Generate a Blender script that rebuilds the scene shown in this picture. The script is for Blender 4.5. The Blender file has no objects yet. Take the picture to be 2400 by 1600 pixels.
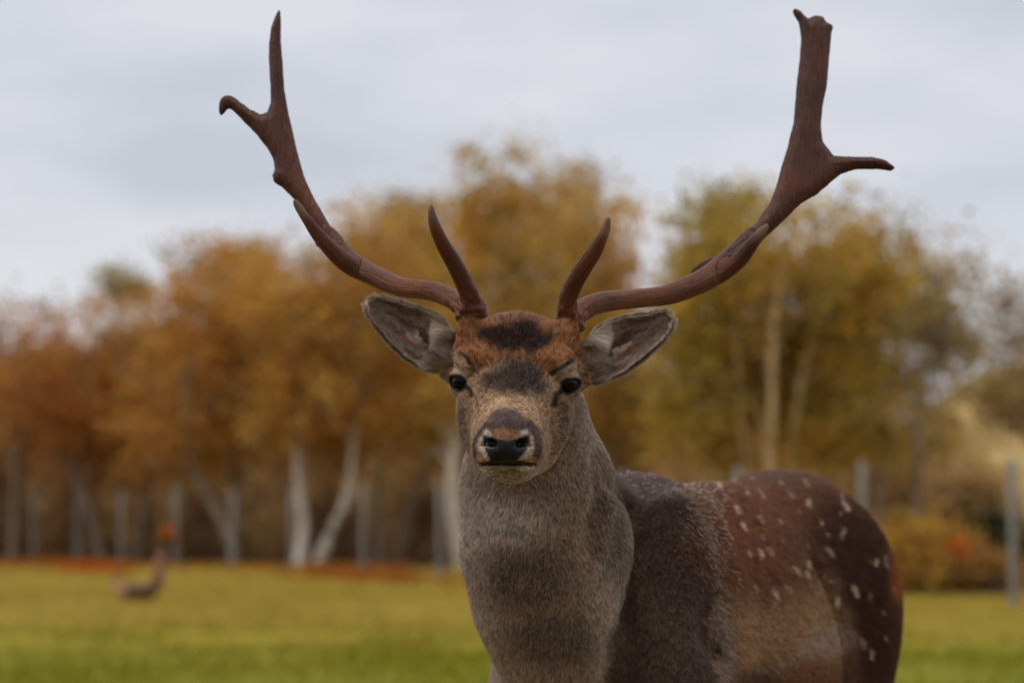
import bpy, math
import numpy as np
from mathutils import Vector, Matrix

# ------------------------------------------------------------------ camera
SC = bpy.context.scene
CAM_Z, F_PX, PITCH = 0.95, 5500.0, math.atan(410.0 / 5500.0)
cam_data = bpy.data.cameras.new('camera')
cam = bpy.data.objects.new('camera', cam_data)
SC.collection.objects.link(cam)
cam.location = (0, 0, CAM_Z)
cam.rotation_euler = (math.pi / 2 + PITCH, 0, 0)
cam_data.sensor_width = 36.0
cam_data.lens = 36.0 * F_PX / 2400.0
cam_data.clip_end = 2000.0
cam_data.dof.use_dof = True
cam_data.dof.focus_distance = 2.45
cam_data.dof.aperture_fstop = 4.6
cam_data.dof.aperture_blades = 0
SC.camera = cam

# ------------------------------------------------------------------ sky, sun, exposure
world = bpy.data.worlds.new('World')
SC.world = world
world.use_nodes = True
wn, wl = world.node_tree.nodes, world.node_tree.links
wn.clear()
SUN_EL, SUN_AZ = math.radians(70), math.radians(235)   # azimuth measured from +Y, clockwise from above
w_out = wn.new('ShaderNodeOutputWorld')
w_bg = wn.new('ShaderNodeBackground')
w_sky = wn.new('ShaderNodeTexSky')
w_sky.sky_type = 'NISHITA'
w_sky.sun_disc = False
w_sky.sun_elevation = SUN_EL
w_sky.sun_rotation = SUN_AZ
w_sky.air_density = 1.0
w_sky.dust_density = 2.0
w_tc = wn.new('ShaderNodeTexCoord')
w_map = wn.new('ShaderNodeMapping')
w_map.inputs['Scale'].default_value = (1.0, 1.0, 3.2)
w_n = wn.new('ShaderNodeTexNoise')
w_n.inputs['Scale'].default_value = 4.0
w_n.inputs['Detail'].default_value = 5.0
w_n.inputs['Roughness'].default_value = 0.5
w_r = wn.new('ShaderNodeValToRGB')
w_r.color_ramp.elements[0].position = 0.38
w_r.color_ramp.elements[0].color = (5.0, 5.25, 5.75, 1)
w_r.color_ramp.elements[1].position = 0.60
w_r.color_ramp.elements[1].color = (6.5, 6.55, 6.9, 1)
w_mix = wn.new('ShaderNodeMix')
w_mix.data_type = 'RGBA'
w_mix.inputs[0].default_value = 0.90            # a nearly closed cloud deck in front of the blue
wl.new(w_tc.outputs['Generated'], w_map.inputs['Vector'])
wl.new(w_map.outputs['Vector'], w_n.inputs['Vector'])
wl.new(w_n.outputs['Fac'], w_r.inputs['Fac'])
wl.new(w_sky.outputs['Color'], w_mix.inputs[6])
wl.new(w_r.outputs['Color'], w_mix.inputs[7])
wl.new(w_mix.outputs[2], w_bg.inputs['Color'])
w_bg.inputs['Strength'].default_value = 0.10
wl.new(w_bg.outputs['Background'], w_out.inputs['Surface'])

sun_data = bpy.data.lights.new('sun', 'SUN')
sun_data.energy = 1.5
sun_data.angle = math.radians(25)
sun_data.color = (1.0, 0.95, 0.88)
sun = bpy.data.objects.new('sun', sun_data)
SC.collection.objects.link(sun)
sd = Vector((math.sin(SUN_AZ) * math.cos(SUN_EL), math.cos(SUN_AZ) * math.cos(SUN_EL), math.sin(SUN_EL)))
sun.rotation_euler = sd.to_track_quat('Z', 'Y').to_euler()

SC.view_settings.view_transform = 'Standard'
SC.view_settings.look = 'None'
SC.view_settings.gamma = 1.0
SC.view_settings.exposure = 0.25
SC.view_settings.use_curve_mapping = False
SC.render.engine = 'CYCLES'
SC.cycles.max_bounces = 6
SC.cycles.diffuse_bounces = 4
SC.cycles.glossy_bounces = 2
SC.cycles.transmission_bounces = 4
SC.cycles.transparent_max_bounces = 4
SC.cycles.use_denoising = True
SC.cycles.denoiser = 'OPENIMAGEDENOISE'
SC.cycles.denoising_input_passes = 'RGB_ALBEDO_NORMAL'
SC.cycles.denoising_prefilter = 'FAST'
SC.cycles.filter_width = 1.25
SC.cycles_curves.shape = 'RIBBONS'
SC.cycles_curves.subdivisions = 1
COL = SC.collection
RNG = np.random.default_rng(7)

# ------------------------------------------------------------------ helpers
_cf, _sf = math.cos(PITCH), math.sin(PITCH)

def W(px, py, Y):
    """place of a photograph pixel (2400 x 1600) at a given distance Y in the world"""
    u, v = (px - 1200.0) / F_PX, (800.0 - py) / F_PX
    dy, dz = _cf - v * _sf, _sf + v * _cf
    t = Y / dy
    return np.array([u * t, Y, CAM_Z + dz * t])

def proj(P):
    Z = P[:, 2] - CAM_Z
    d = P[:, 1] * _cf + Z * _sf
    return 1200.0 + F_PX * P[:, 0] / d, 800.0 - F_PX * (-P[:, 1] * _sf + Z * _cf) / d

def lin(r, g, b):
    c = np.array([r, g, b], float) / 255.0
    return np.where(c <= 0.04045, c / 12.92, ((c + 0.055) / 1.055) ** 2.4)

def lin4(r, g, b):
    return (*lin(r, g, b), 1.0)

def put(name, data, mat=None, parent=None, smooth=True):
    o = bpy.data.objects.new(name, data)
    COL.objects.link(o)
    if mat is not None:
        data.materials.append(mat)
    if parent is not None:
        o.parent = parent
    if smooth and isinstance(data, bpy.types.Mesh) and len(data.polygons):
        data.polygons.foreach_set('use_smooth', np.ones(len(data.polygons), bool))
    return o

def tag(o, label=None, cat=None, group=None, kind=None):
    for k, v in (('label', label), ('category', cat), ('group', group), ('kind', kind)):
        if v:
            o[k] = v
    return o

def empty(name, loc=(0, 0, 0)):
    o = bpy.data.objects.new(name, None)
    o.empty_display_size = 0.2
    o.location = loc
    COL.objects.link(o)
    return o

def mesh(name, V, Fq=None, Ft=None):
    """mesh from numpy arrays of quads and / or triangles"""
    me = bpy.data.meshes.new(name)
    V = np.asarray(V, np.float32)
    loops, starts, n = [], [], 0
    for Fa, k in ((Fq, 4), (Ft, 3)):
        if Fa is not None and len(Fa):
            Fa = np.asarray(Fa, np.int32)
            loops.append(Fa.ravel())
            starts.append(n + np.arange(len(Fa)) * k)
            n += Fa.size
    me.vertices.add(len(V))
    me.vertices.foreach_set('co', V.ravel())
    if n:
        L = np.concatenate(loops)
        S = np.concatenate(starts)
        me.loops.add(len(L))
        me.loops.foreach_set('vertex_index', L.astype(np.int32))
        me.polygons.add(len(S))
        me.polygons.foreach_set('loop_start', S.astype(np.int32))
    me.update(calc_edges=True)
    return me

def vcol(me, name, C, domain='POINT'):
    a = me.attributes.new(name, 'FLOAT_COLOR', domain)
    C4 = np.ones((len(C), 4), np.float32)
    C4[:, :3] = C
    a.data.foreach_set('color', C4.ravel())

def vfloat(me, name, X, domain='POINT'):
    a = me.attributes.new(name, 'FLOAT', domain)
    a.data.foreach_set('value', np.asarray(X, np.float32))

def _hash(i, j, k, s):
    n = (i * 374761393 + j * 668265263 + k * 2147483647 + s * 1274126177) & 0xffffffff
    n = ((n ^ (n >> 13)) * 1274126177) & 0xffffffff
    n = (n ^ (n >> 16)) & 0xffffffff
    return n.astype(np.float64) / 4294967295.0

def noise3(P, scale, seed=0):
    """smooth value noise in 0..1"""
    Q = np.asarray(P, np.float64) / scale + 1000.0
    I = np.floor(Q).astype(np.int64)
    f = Q - I
    f = f * f * (3 - 2 * f)
    r = 0.0
    for a in (0, 1):
        for b in (0, 1):
            for c in (0, 1):
                w = (f[:, 0] if a else 1 - f[:, 0]) * (f[:, 1] if b else 1 - f[:, 1]) * (f[:, 2] if c else 1 - f[:, 2])
                r = r + w * _hash(I[:, 0] + a, I[:, 1] + b, I[:, 2] + c, seed)
    return r

def norm(v):
    return v / np.maximum(np.linalg.norm(v, axis=-1, keepdims=True), 1e-9)

def sstep(a, b, x):
    t = np.clip((x - a) / (b - a), 0, 1)
    return t * t * (3 - 2 * t)

def poly_sd(x, y, pts):
    """signed distance to a polygon, negative inside"""
    pts = np.asarray(pts, float)
    d = np.full(x.shape, 1e18)
    s = np.ones(x.shape)
    n = len(pts)
    for i in range(n):
        vi, vj = pts[i], pts[i - 1]
        ex, ey = vj - vi
        wx, wy = x - vi[0], y - vi[1]
        t = np.clip((wx * ex + wy * ey) / max(ex * ex + ey * ey, 1e-12), 0, 1)
        bx, by = wx - ex * t, wy - ey * t
        d = np.minimum(d, bx * bx + by * by)
        c1, c2, c3 = y >= vi[1], y < vj[1], ex * wy > ey * wx
        s = np.where((c1 & c2 & c3) | (~c1 & ~c2 & ~c3), -s, s)
    return s * np.sqrt(d)

def line_d(x, y, pts):
    d = np.full(x.shape, 1e18)
    for (ax, ay), (bx, by) in zip(pts[:-1], pts[1:]):
        ex, ey = bx - ax, by - ay
        t = np.clip(((x - ax) * ex + (y - ay) * ey) / max(ex * ex + ey * ey, 1e-9), 0, 1)
        d = np.minimum(d, (x - ax - ex * t) ** 2 + (y - ay - ey * t) ** 2)
    return np.sqrt(d)

# ---- implicit surfaces on a rectilinear grid
class Field:
    def __init__(self, xs, ys, zs):
        self.ax = [np.asarray(a, np.float32) for a in (xs, ys, zs)]
        self.F = np.full([len(a) for a in self.ax], 1.0, np.float32)

    def _win(self, lo, hi):
        sl = []
        for a, l, h in zip(self.ax, lo, hi):
            i, j = np.searchsorted(a, l), np.searchsorted(a, h)
            sl.append(slice(max(i - 1, 0), min(j + 1, len(a))))
        return tuple(sl)

    def apply(self, fn, lo, hi, k, mode='add'):
        sl = self._win(lo, hi)
        X, Y, Z = np.meshgrid(*[a[s] for a, s in zip(self.ax, sl)], indexing='ij', sparse=True)
        if X.size == 0 or Y.size == 0 or Z.size == 0:
            return
        d = fn(X, Y, Z)
        A = self.F[sl]
        if mode == 'add':
            h = np.maximum(k - np.abs(A - d), 0) / k
            self.F[sl] = np.minimum(A, d) - h * h * k * 0.25
        else:
            d = -d
            h = np.maximum(k - np.abs(A - d), 0) / k
            self.F[sl] = np.maximum(A, d) + h * h * k * 0.25

    def cone(self, a, b, ra, rb, k=0.02, mode='add'):
        a, b = np.asarray(a, float), np.asarray(b, float)
        ab = b - a
        L2 = float(ab @ ab)
        pad = max(ra, rb) + k + 0.03
        def fn(X, Y, Z):
            t = np.clip(((X - a[0]) * ab[0] + (Y - a[1]) * ab[1] + (Z - a[2]) * ab[2]) / L2, 0, 1)
            return np.sqrt((X - a[0] - ab[0] * t) ** 2 + (Y - a[1] - ab[1] * t) ** 2 + (Z - a[2] - ab[2] * t) ** 2) - (ra + (rb - ra) * t)
        self.apply(fn, np.minimum(a, b) - pad, np.maximum(a, b) + pad, k, mode)

    def chain(self, pts, k=0.02):
        for p, q in zip(pts[:-1], pts[1:]):
            self.cone(p[:3], q[:3], p[3], q[3], k)

    def ell(self, c, r, R=None, k=0.02, mode='add'):
        """ellipsoid; the columns of R are its axes"""
        c, r = np.asarray(c, float), np.asarray(r, float)
        R = np.eye(3) if R is None else np.asarray(R, float)
        ext = np.sqrt(((R * r) ** 2).sum(1)) + k + 0.03
        def fn(X, Y, Z):
            dx, dy, dz = X - c[0], Y - c[1], Z - c[2]
            k0 = k1 = 0
            for i in range(3):
                u = (dx * R[0, i] + dy * R[1, i] + dz * R[2, i]) / r[i]
                k0 = k0 + u * u
                k1 = k1 + (u / r[i]) ** 2
            k0, k1 = np.sqrt(k0), np.sqrt(k1)
            return k0 * (k0 - 1.0) / np.maximum(k1, 1e-6)
        self.apply(fn, c - ext, c + ext, k, mode)

    def hit(self, px, py):
        """first point of the surface behind a photograph pixel"""
        Y = np.arange(self.ax[1][0] + 0.02, self.ax[1][-1] - 0.02, 0.002)
        u, v = (px - 1200.0) / F_PX, (800.0 - py) / F_PX
        t = Y / (_cf - v * _sf)
        P = np.stack([u * t, Y, CAM_Z + (_sf + v * _cf) * t], 1)
        ix = [np.clip(np.searchsorted(a, P[:, i]), 1, len(a) - 1) for i, a in enumerate(self.ax)]
        f = self.F[ix[0], ix[1], ix[2]]
        h = np.nonzero(f < 0)[0]
        return P[h[0]] if len(h) else None

    def extract(self):
        F = self.F
        S = F < 0
        nx, ny, nz = F.shape
        cnt = np.zeros((nx - 1, ny - 1, nz - 1), np.int8)
        for a in (0, 1):
            for b in (0, 1):
                for c in (0, 1):
                    cnt += S[a:nx - 1 + a, b:ny - 1 + b, c:nz - 1 + c]
        I, J, K = np.nonzero((cnt > 0) & (cnt < 8))
        ids = np.full(cnt.shape, -1, np.int32)
        ids[I, J, K] = np.arange(len(I))
        acc = np.zeros((len(I), 3))
        num = np.zeros(len(I))
        co = [(a, b, c) for a in (0, 1) for b in (0, 1) for c in (0, 1)]
        for p in co:
            for q in co:
                if sum(abs(p[i] - q[i]) for i in range(3)) == 1 and p < q:
                    fp = F[I + p[0], J + p[1], K + p[2]]
                    fq = F[I + q[0], J + q[1], K + q[2]]
                    m = (fp < 0) != (fq < 0)
                    t = np.where(m, fp / np.where(m, fp - fq, 1), 0)
                    for i in range(3):
                        acc[:, i] += np.where(m, p[i] + (q[i] - p[i]) * t, 0)
                    num += m
        acc /= num[:, None]
        V = np.stack([np.interp(idx + acc[:, i], np.arange(len(self.ax[i])), self.ax[i]) for i, idx in enumerate((I, J, K))], 1)
        quads = []
        for ax in range(3):
            A = np.moveaxis(S, ax, 0)
            D = np.moveaxis(ids, ax, 0)
            u, v, w = np.nonzero(A[:-1, 1:-1, 1:-1] != A[1:, 1:-1, 1:-1])
            v, w = v + 1, w + 1
            q = np.stack([D[u, v - 1, w - 1], D[u, v, w - 1], D[u, v, w], D[u, v - 1, w]], 1)
            flip = A[u, v, w] if ax != 1 else ~A[u, v, w]
            q[~flip] = q[~flip][:, ::-1]
            quads.append(q)
        return V, np.concatenate(quads)

def vert_normals(V, Q):
    n = np.cross(V[Q[:, 2]] - V[Q[:, 0]], V[Q[:, 3]] - V[Q[:, 1]])
    N = np.zeros_like(V)
    for i in range(4):
        for a in range(3):
            N[:, a] += np.bincount(Q[:, i], n[:, a], len(V))
    return norm(N)

def relax(V, Q, it=3, lam=0.5, weight=None):
    E = np.concatenate([Q[:, [0, 1]], Q[:, [1, 2]], Q[:, [2, 3]], Q[:, [3, 0]]])
    deg = np.bincount(E[:, 0], minlength=len(V)) + np.bincount(E[:, 1], minlength=len(V))
    w = lam if weight is None else (lam * weight)[:, None]
    for _ in range(it):
        S = np.zeros_like(V)
        for a in range(3):
            S[:, a] = np.bincount(E[:, 0], V[E[:, 1], a], len(V)) + np.bincount(E[:, 1], V[E[:, 0], a], len(V))
        V = V + w * (S / np.maximum(deg, 1)[:, None] - V)
    return V

# ---- materials
def new_mat(name):
    m = bpy.data.materials.new(name)
    m.use_nodes = True
    nt = m.node_tree
    return m, nt.nodes, nt.links, nt.nodes['Principled BSDF']

def node(nodes, kind, **kw):
    n = nodes.new(kind)
    for k, v in kw.items():
        if k in n.inputs:
            n.inputs[k].default_value = v
        else:
            setattr(n, k, v)
    return n
# ------------------------------------------------------------------ setting: ground and hill
def ground_height(x, y):
    P = np.stack([x, y, np.zeros_like(x)], 1)
    z = 0.10 * (noise3(P, 7.0, 101) - 0.5) + 0.04 * (noise3(P, 2.0, 102) - 0.5)
    hill = 5.6 * np.exp(-((x - 19.5) / 7.0) ** 2 - ((y - 92) / 13.0) ** 2) + 3.6 * np.exp(-((x - 34.0) / 13) ** 2 - ((y - 96) / 16.0) ** 2)
    hill = hill * (0.9 + 0.2 * noise3(P, 3.0, 103))
    return z * sstep(5.0, 9.0, y) + hill

def ground_material():
    m, ns, ls, b = new_mat('meadow_ground')
    tc = ns.new('ShaderNodeTexCoord')
    n1 = node(ns, 'ShaderNodeTexNoise', Scale=0.45, Detail=6.0, Roughness=0.7)
    n2 = node(ns, 'ShaderNodeTexNoise', Scale=2.2, Detail=8.0, Roughness=0.72)
    n3 = node(ns, 'ShaderNodeTexNoise', Scale=0.16, Detail=3.0)
    for n in (n1, n2, n3):
        ls.new(tc.outputs['Object'], n.inputs['Vector'])
    sep = ns.new('ShaderNodeSeparateXYZ')
    ls.new(tc.outputs['Object'], sep.inputs[0])
    # grazed green turf in the open, dry straw-coloured grass towards the wood
    mr = node(ns, 'ShaderNodeMapRange')
    mr.inputs['From Min'].default_value, mr.inputs['From Max'].default_value = 14.5, 23.0
    ls.new(sep.outputs['Y'], mr.inputs['Value'])
    mr2 = node(ns, 'ShaderNodeMapRange')
    mr2.inputs['From Min'].default_value, mr2.inputs['From Max'].default_value = 12.0, 9.0
    mr2.inputs['To Max'].default_value = 0.9  # unseen turf round the deer turned straw to lessen green bounce
    ls.new(sep.outputs['Y'], mr2.inputs['Value'])
    mx0 = node(ns, 'ShaderNodeMath', operation='MAXIMUM')
    ls.new(mr.outputs['Result'], mx0.inputs[0])
    ls.new(mr2.outputs['Result'], mx0.inputs[1])
    ad = node(ns, 'ShaderNodeMath', operation='MULTIPLY_ADD')
    ad.inputs[1].default_value, ad.inputs[2].default_value = 1.3, -0.65
    ls.new(n1.outputs['Fac'], ad.inputs[0])
    sm = node(ns, 'ShaderNodeMath', operation='ADD', use_clamp=True)
    ls.new(mx0.outputs[0], sm.inputs[0])
    ls.new(ad.outputs[0], sm.inputs[1])
    r = ns.new('ShaderNodeValToRGB')
    e = r.color_ramp.elements
    e[0].position, e[0].color = 0.0, lin4(128, 126, 36)
    e[1].position, e[1].color = 1.0, lin4(148, 126, 46)
    x = e.new(0.45)
    x.color = lin4(144, 130, 38)
    ls.new(sm.outputs[0], r.inputs['Fac'])
    br = ns.new('ShaderNodeValToRGB')
    br.color_ramp.elements[0].position, br.color_ramp.elements[0].color = 0.32, (0.62, 0.62, 0.55, 1)
    br.color_ramp.elements[1].position, br.color_ramp.elements[1].color = 0.68, (1.15, 1.12, 1.0, 1)
    ls.new(n2.outputs['Fac'], br.inputs['Fac'])
    mm = node(ns, 'ShaderNodeMix', data_type='RGBA', blend_type='MULTIPLY')
    mm.inputs[0].default_value = 1.0
    ls.new(r.outputs['Color'], mm.inputs[6])
    ls.new(br.outputs['Color'], mm.inputs[7])
    tr = node(ns, 'ShaderNodeMapRange')
    tr.inputs['From Min'].default_value, tr.inputs['From Max'].default_value = 11.0, 7.0
    ls.new(sep.outputs['Y'], tr.inputs['Value'])
    mt = node(ns, 'ShaderNodeMix', data_type='RGBA')
    ls.new(tr.outputs['Result'], mt.inputs[0])
    ls.new(mm.outputs[2], mt.inputs[6])
    mt.inputs[7].default_value = lin4(116, 100, 66)  # unseen near ground browned and darkened to cut bounce on the chin
    # bare earth under the wood, dry dune grass on the hill
    w = node(ns, 'ShaderNodeMapRange')
    w.inputs['From Min'].default_value, w.inputs['From Max'].default_value = 42.0, 50.0
    ls.new(sep.outputs['Y'], w.inputs['Value'])
    m2 = node(ns, 'ShaderNodeMix', data_type='RGBA')
    w2 = node(ns, 'ShaderNodeMapRange')
    w2.inputs['From Min'].default_value, w2.inputs['From Max'].default_value = 92.0, 78.0
    ls.new(sep.outputs['Y'], w2.inputs['Value'])
    wm = node(ns, 'ShaderNodeMath', operation='MULTIPLY')
    ls.new(w.outputs['Result'], wm.inputs[0])
    ls.new(w2.outputs['Result'], wm.inputs[1])
    ls.new(wm.outputs[0], m2.inputs[0])
    ls.new(mt.outputs[2], m2.inputs[6])
    m2.inputs[7].default_value = lin4(84, 62, 38)
    hz = node(ns, 'ShaderNodeMapRange')
    hz.inputs['From Min'].default_value, hz.inputs['From Max'].default_value = 0.25, 0.9
    ls.new(sep.outputs['Z'], hz.inputs['Value'])
    hr = ns.new('ShaderNodeValToRGB')
    hr.color_ramp.elements[0].position, hr.color_ramp.elements[0].color = 0.35, lin4(136, 112, 70)
    hr.color_ramp.elements[1].position, hr.color_ramp.elements[1].color = 0.65, lin4(180, 154, 102)
    ls.new(n1.outputs['Fac'], hr.inputs['Fac'])
    m3 = node(ns, 'ShaderNodeMix', data_type='RGBA')
    ls.new(hz.outputs['Result'], m3.inputs[0])
    ls.new(m2.outputs[2], m3.inputs[6])
    ls.new(hr.outputs['Color'], m3.inputs[7])
    ls.new(m3.outputs[2], b.inputs['Base Color'])
    b.inputs['Roughness'].default_value = 0.95
    b.inputs['Specular IOR Level'].default_value = 0.1
    bp = node(ns, 'ShaderNodeBump', Strength=0.6, Distance=0.05)
    ls.new(n2.outputs['Fac'], bp.inputs['Height'])
    ls.new(bp.outputs['Normal'], b.inputs['Normal'])
    return m

def build_ground():
    xs = np.concatenate([np.linspace(-700, -45, 14), np.linspace(-40, 60, 141), np.linspace(66, 700, 14)])
    ys = np.concatenate([np.linspace(-300, -6, 10), np.linspace(-4, 60, 130), np.linspace(61, 130, 70), np.linspace(140, 1500, 16)])
    X, Y = np.meshgrid(xs, ys, indexing='ij')
    V = np.stack([X.ravel(), Y.ravel(), ground_height(X.ravel(), Y.ravel())], 1)
    n = len(ys)
    i, j = np.meshgrid(np.arange(len(xs) - 1), np.arange(n - 1), indexing='ij')
    Q = np.stack([i * n + j, (i + 1) * n + j, (i + 1) * n + j + 1, i * n + j + 1], -1).reshape(-1, 4)
    g = put('ground', mesh('ground', V, Q), ground_material())
    tag(g, kind='structure')

# ---- leaves, tubes
def leaf_material():
    m = bpy.data.materials.new('autumn_leaf')
    m.use_nodes = True
    ns, ls = m.node_tree.nodes, m.node_tree.links
    ns.clear()
    out = ns.new('ShaderNodeOutputMaterial')
    at = node(ns, 'ShaderNodeAttribute', attribute_name='leaf_colour')
    d = ns.new('ShaderNodeBsdfDiffuse')
    t = ns.new('ShaderNodeBsdfTranslucent')
    mx = ns.new('ShaderNodeMixShader')
    mx.inputs[0].default_value = 0.5
    ls.new(at.outputs['Color'], d.inputs['Color'])
    ls.new(at.outputs['Color'], t.inputs['Color'])
    ls.new(d.outputs[0], mx.inputs[1])
    ls.new(t.outputs[0], mx.inputs[2])
    ls.new(mx.outputs[0], out.inputs['Surface'])
    return m

def bark_material(name, light, dark, scale):
    m, ns, ls, b = new_mat(name)
    tc = ns.new('ShaderNodeTexCoord')
    mp = ns.new('ShaderNodeMapping')
    mp.inputs['Scale'].default_value = (3.0, 3.0, scale)
    nz = node(ns, 'ShaderNodeTexNoise', Scale=3.0, Detail=5.0, Roughness=0.65)
    r = ns.new('ShaderNodeValToRGB')
    r.color_ramp.elements[0].position, r.color_ramp.elements[0].color = 0.38, (*dark, 1)
    r.color_ramp.elements[1].position, r.color_ramp.elements[1].color = 0.52, (*light, 1)
    ls.new(tc.outputs['Object'], mp.inputs['Vector'])
    ls.new(mp.outputs['Vector'], nz.inputs['Vector'])
    ls.new(nz.outputs['Fac'], r.inputs['Fac'])
    ls.new(r.outputs['Color'], b.inputs['Base Color'])
    b.inputs['Roughness'].default_value = 0.85
    bp = node(ns, 'ShaderNodeBump', Strength=0.5, Distance=0.02)
    ls.new(nz.outputs['Fac'], bp.inputs['Height'])
    ls.new(bp.outputs['Normal'], b.inputs['Normal'])
    return m

LEAF = leaf_material()
BARK = {'white': bark_material('birch_bark', lin(226, 214, 196), lin(110, 96, 82), 6.0),
        'tan': bark_material('pale_tan_bark', lin(196, 166, 118), lin(120, 92, 58), 6.0),
        'grey': bark_material('grey_bark', lin(156, 136, 112), lin(92, 76, 60), 5.0),
        'dark': bark_material('brown_twig_bark', lin(84, 64, 46), lin(44, 32, 24), 4.0)}

def tubes(lines, seg=7):
    """list of polylines [(x, y, z, r), ...] -> one mesh's vertices and quads"""
    VV, QQ, n0 = [], [], 0
    for L in lines:
        L = np.array(L, float)
        p, r = L[:, :3], L[:, 3]
        tg = norm(np.gradient(p, axis=0))
        ref = np.where(np.abs(tg[:, 2:3]) > 0.9, np.array([[1.0, 0, 0]]), np.array([[0, 0, 1.0]]))
        u = norm(np.cross(ref, tg))
        v = np.cross(tg, u)
        a = np.linspace(0, 2 * math.pi, seg, endpoint=False)
        ring = p[:, None] + r[:, None, None] * (np.cos(a)[None, :, None] * u[:, None] + np.sin(a)[None, :, None] * v[:, None])
        m = len(L)
        i, j = np.meshgrid(np.arange(m - 1), np.arange(seg), indexing='ij')
        QQ.append(np.stack([i * seg + j, i * seg + (j + 1) % seg, (i + 1) * seg + (j + 1) % seg, (i + 1) * seg + j], -1).reshape(-1, 4) + n0)
        VV.append(ring.reshape(-1, 3))
        n0 += m * seg
    return np.concatenate(VV), np.concatenate(QQ)

def spline(pts, k=6):
    """Catmull-Rom through rows of (x, y, z, r)"""
    P = np.array(pts, float)
    E = np.concatenate([[2 * P[0] - P[1]], P, [2 * P[-1] - P[-2]]])
    out = []
    for i in range(1, len(E) - 2):
        for t in np.arange(k) / k:
            a, b, c, d = E[i - 1], E[i], E[i + 1], E[i + 2]
            out.append(0.5 * (2 * b + (c - a) * t + (2 * a - 5 * b + 4 * c - d) * t * t + (3 * b - a - 3 * c + d) * t ** 3))
    out.append(P[-1])
    out = np.array(out)
    out[:, 3] = np.maximum(out[:, 3], 0.004)
    return out

def leaf_mesh(name, C, size, col):
    """diamond leaves, folded a little along the midrib"""
    n = len(C)
    a = norm(RNG.normal(size=(n, 3)))
    b = norm(np.cross(a, RNG.normal(size=(n, 3))))
    c = np.cross(a, b)
    s = size[:, None]
    V = np.stack([C - a * s, C + b * s * 0.62 + c * s * 0.18, C + a * s, C - b * s * 0.62 + c * s * 0.18], 1).reshape(-1, 3)
    Q = np.arange(4 * n).reshape(-1, 4)
    me = mesh(name, V, Q)
    vcol(me, 'leaf_colour', np.repeat(col, 4, 0))
    return me

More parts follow.
